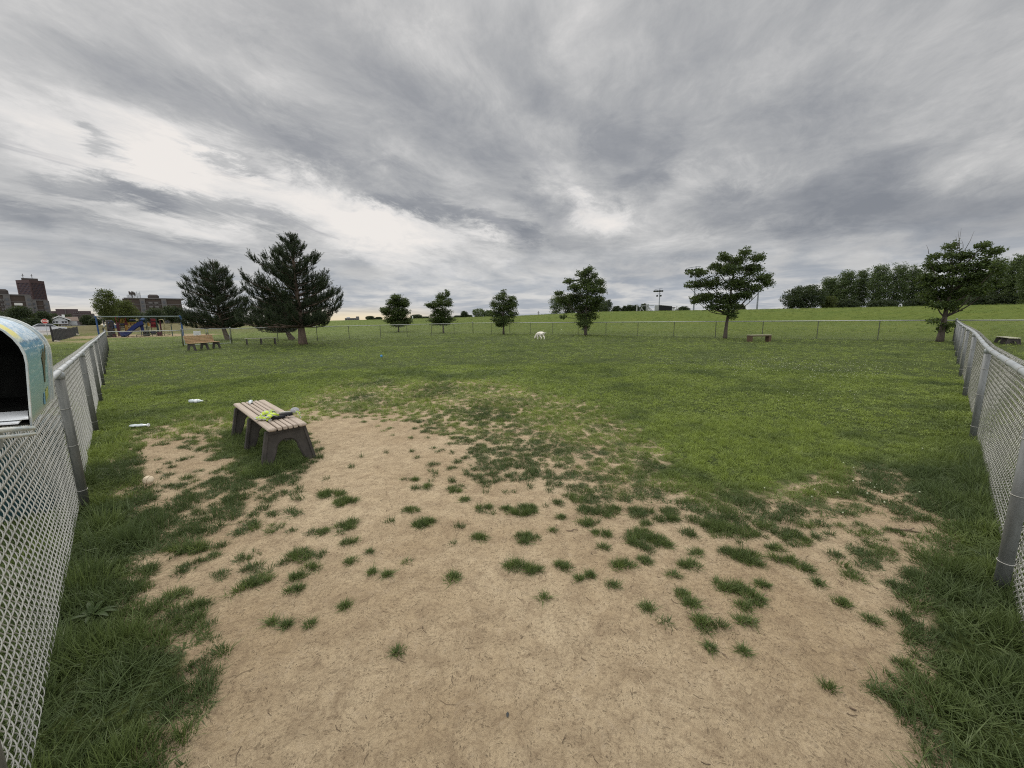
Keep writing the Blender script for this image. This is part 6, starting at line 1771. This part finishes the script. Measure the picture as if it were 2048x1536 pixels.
# light poles, backstop frame and box on the bank --------------------
POLEM = material('grey_pole_steel', (.22, .235, .26), .5, .4)
def light_pole(label, px, r, yt, x_lo, arm_l, arm_r, n, arm_y2=None):
    f = Frame('light_pole', label, 'light pole', px, r, group='sports field light poles on the bank')
    h = f.z(yt, px); m = MB(); m.tube([(0, 0, -.3), (0, 0, h)], [.16, .09], 8); m.build('pole', POLEM, f.t)
    if n:
        ua, ub = f.u(arm_l, yt), f.u(arm_r, yt); m = MB(); m.tube([(ua, 0, h - .3), ((ua + ub) / 2, 0, h - .12), (ub, 0, h - .05)], .05, 5)
        m.tube([(ua * .45, 0, h - 1.5), (ub * .45, 0, h - 1.4)], .05, 5); m.build('crossarm', POLEM, f.t)
        for i in range(n):
            u = ua + (ub - ua) * i / (n - 1); m = MB(); M3 = Matrix.Rotation(R_(-50), 3, 'X')
            m.lathe([(.10, .12), (.20, .02), (.30, -.20), (.26, -.24)], 8, (u, -.12, h - .62), M3); m.build('floodlight', material('lamp_housing', (.07, .075, .08), .4, .5), f.t)
        for u in (ua * .45, ub * .45):
            m = MB(); m.lathe([(.10, .12), (.20, .02), (.30, -.20), (.26, -.24)], 8, (u, -.12, h - 1.9), M3); m.build('floodlight', material('lamp_housing', (.07, .075, .08), .4, .5), f.t)
light_pole('floodlight pole rising behind the dark middle-sized tree', 1147, 98, 555, 0, 1139, 1157, 6)
light_pole('thin floodlight pole above the black box on the bank', 1317, 120, 577, 0, 1309, 1325, 6)
light_pole('tall floodlight pole at the left side of the spreading tree', 1386, 92, 533, 0, 1373, 1402, 6)
light_pole('bare grey pole right of the spreading tree', 1512, 92, 555, 0, 1500, 1524, 4)
def backstop():
    f = Frame('sports_frame', 'grey timber and steel frame with diagonal braces on the green bank', 'frame', 1290, 86, group=None)
    GR = material('weathered_grey_timber', (.30, .31, .30), .8, 0, .25, 2)
    for (x, yt) in ((1273.5, 609), (1296, 608), (1293, 608.5)): f.box(x - 1.4, x + 1.4, yt, 626, .3, GR, 'post', bottom=-.5, off=0 if x != 1293 else 2)
    f.box(1273, 1308, 611, 612.2, .3, GR, 'beam', off=-.05)
    for (x0, x1) in ((1279, 1283), (1290, 1284), (1304, 1298), (1309, 1300)):
        m = MB(); m.tube([(f.u(x0, 625), .1, -.2), (f.u((x0 + x1) / 2 + (x1 - x0) * .9, 613), .1, f.z(613, x0))], .07, 5); m.build('brace', GR, f.t)
    f = Frame('storage_box', 'large black mesh covered box with a pale end on the bank', 'shed', 1328, 86)
    u0, u1, u2 = f.u(1309, 620), f.u(1317.5, 620), f.u(1344, 620); z1 = f.z(610.5, 1317); z2 = f.z(613, 1343)
    m = MB(); m.add([(u0, 3.0, -.6), (u1, 0, -.6), (u1, 0, z1), (u0, 3.0, z1 * 1.0)], [(0, 1, 2, 3)]); m.add([(u0, 3.4, -.6), (u0, 3.4, z1)], [])
    m = MB(); m.prism([(u0, -.6), (u1, -.6), (u1, z1), (u0, z1)], .0, 2.4); m.build('pale_end', GR, f.t)
    m = MB(); m.prism([(u1 + .003, -.6), (u2, -.6), (u2, z2), (u1 + .003, z1)], -.05, 2.3); m.build('black_cover', material('black_mesh', (.008, .009, .010), .8), f.t)
    m = MB(); m.prism([(u1, z1 + .01), (u2, z2 + .01), (u2, z2 + .10), (u1, z1 + .10)], -.1, 2.4); m.build('top_edge', GR, f.t)
    f = Frame('small_kiosk', 'small white and grey kiosk just right of the black box', 'kiosk', 1351, 88)
    f.box(1344.5, 1349, 616, 626, 1.0, WHITE_PL, 'white_panel', bottom=-.6); f.box(1344, 1351, 614.5, 616, 1.4, ROOFD, 'canopy', off=-.1); f.box(1352.6, 1354.4, 612.5, 626, .3, GR, 'post', bottom=-.6); f.box(1354.5, 1357.5, 617.5, 626, .5, PALEC, 'grey_panel', bottom=-.6, off=.1)
backstop()
def bits():
    f = Frame('utility_pole', 'tiny utility pole with crossarms on the skyline right of the bushy tree', 'pole', 1077, 135)
    f.box(1076.6, 1077.4, 622, 634, .2, BARK, 'pole', bottom=-1); f.box(1074.6, 1079.4, 624.4, 625, .15, BARK, 'crossarm', off=-.1); f.box(1075.2, 1078.8, 626.2, 626.7, .15, BARK, 'crossarm', off=-.1)
    f = Frame('flat_roofed_building', 'pale low building on the skyline just right of the tallest pine', 'building', 706, 240)
    f.box(690, 719, 636, 648, 12, PALEC, 'wall', bottom=-4); f.box(693, 700, 634.2, 637, 5, SIDING, 'roof_unit', off=2); f.box(712, 718.5, 632.8, 637, 5, PALEC, 'roof_unit', off=2)
    for k in range(6): f.box(692 + k * 4.4, 694.4 + k * 4.4, 638, 639.3, .3, GLASS, 'window', off=-.2)
    f = Frame('roadside_sign', 'tiny white post on the skyline between the two leftmost young trees', 'post', 825, 118)
    f.box(824.2, 826.2, 631.5, 640, .2, WHITE_PL, 'panel', bottom=-.5); f.box(824.0, 826.4, 631, 631.6, .25, GLASS, 'cap', off=-.02)
bits()
print('mesh objects', len([o for o in bpy.data.objects if o.type == 'MESH']))
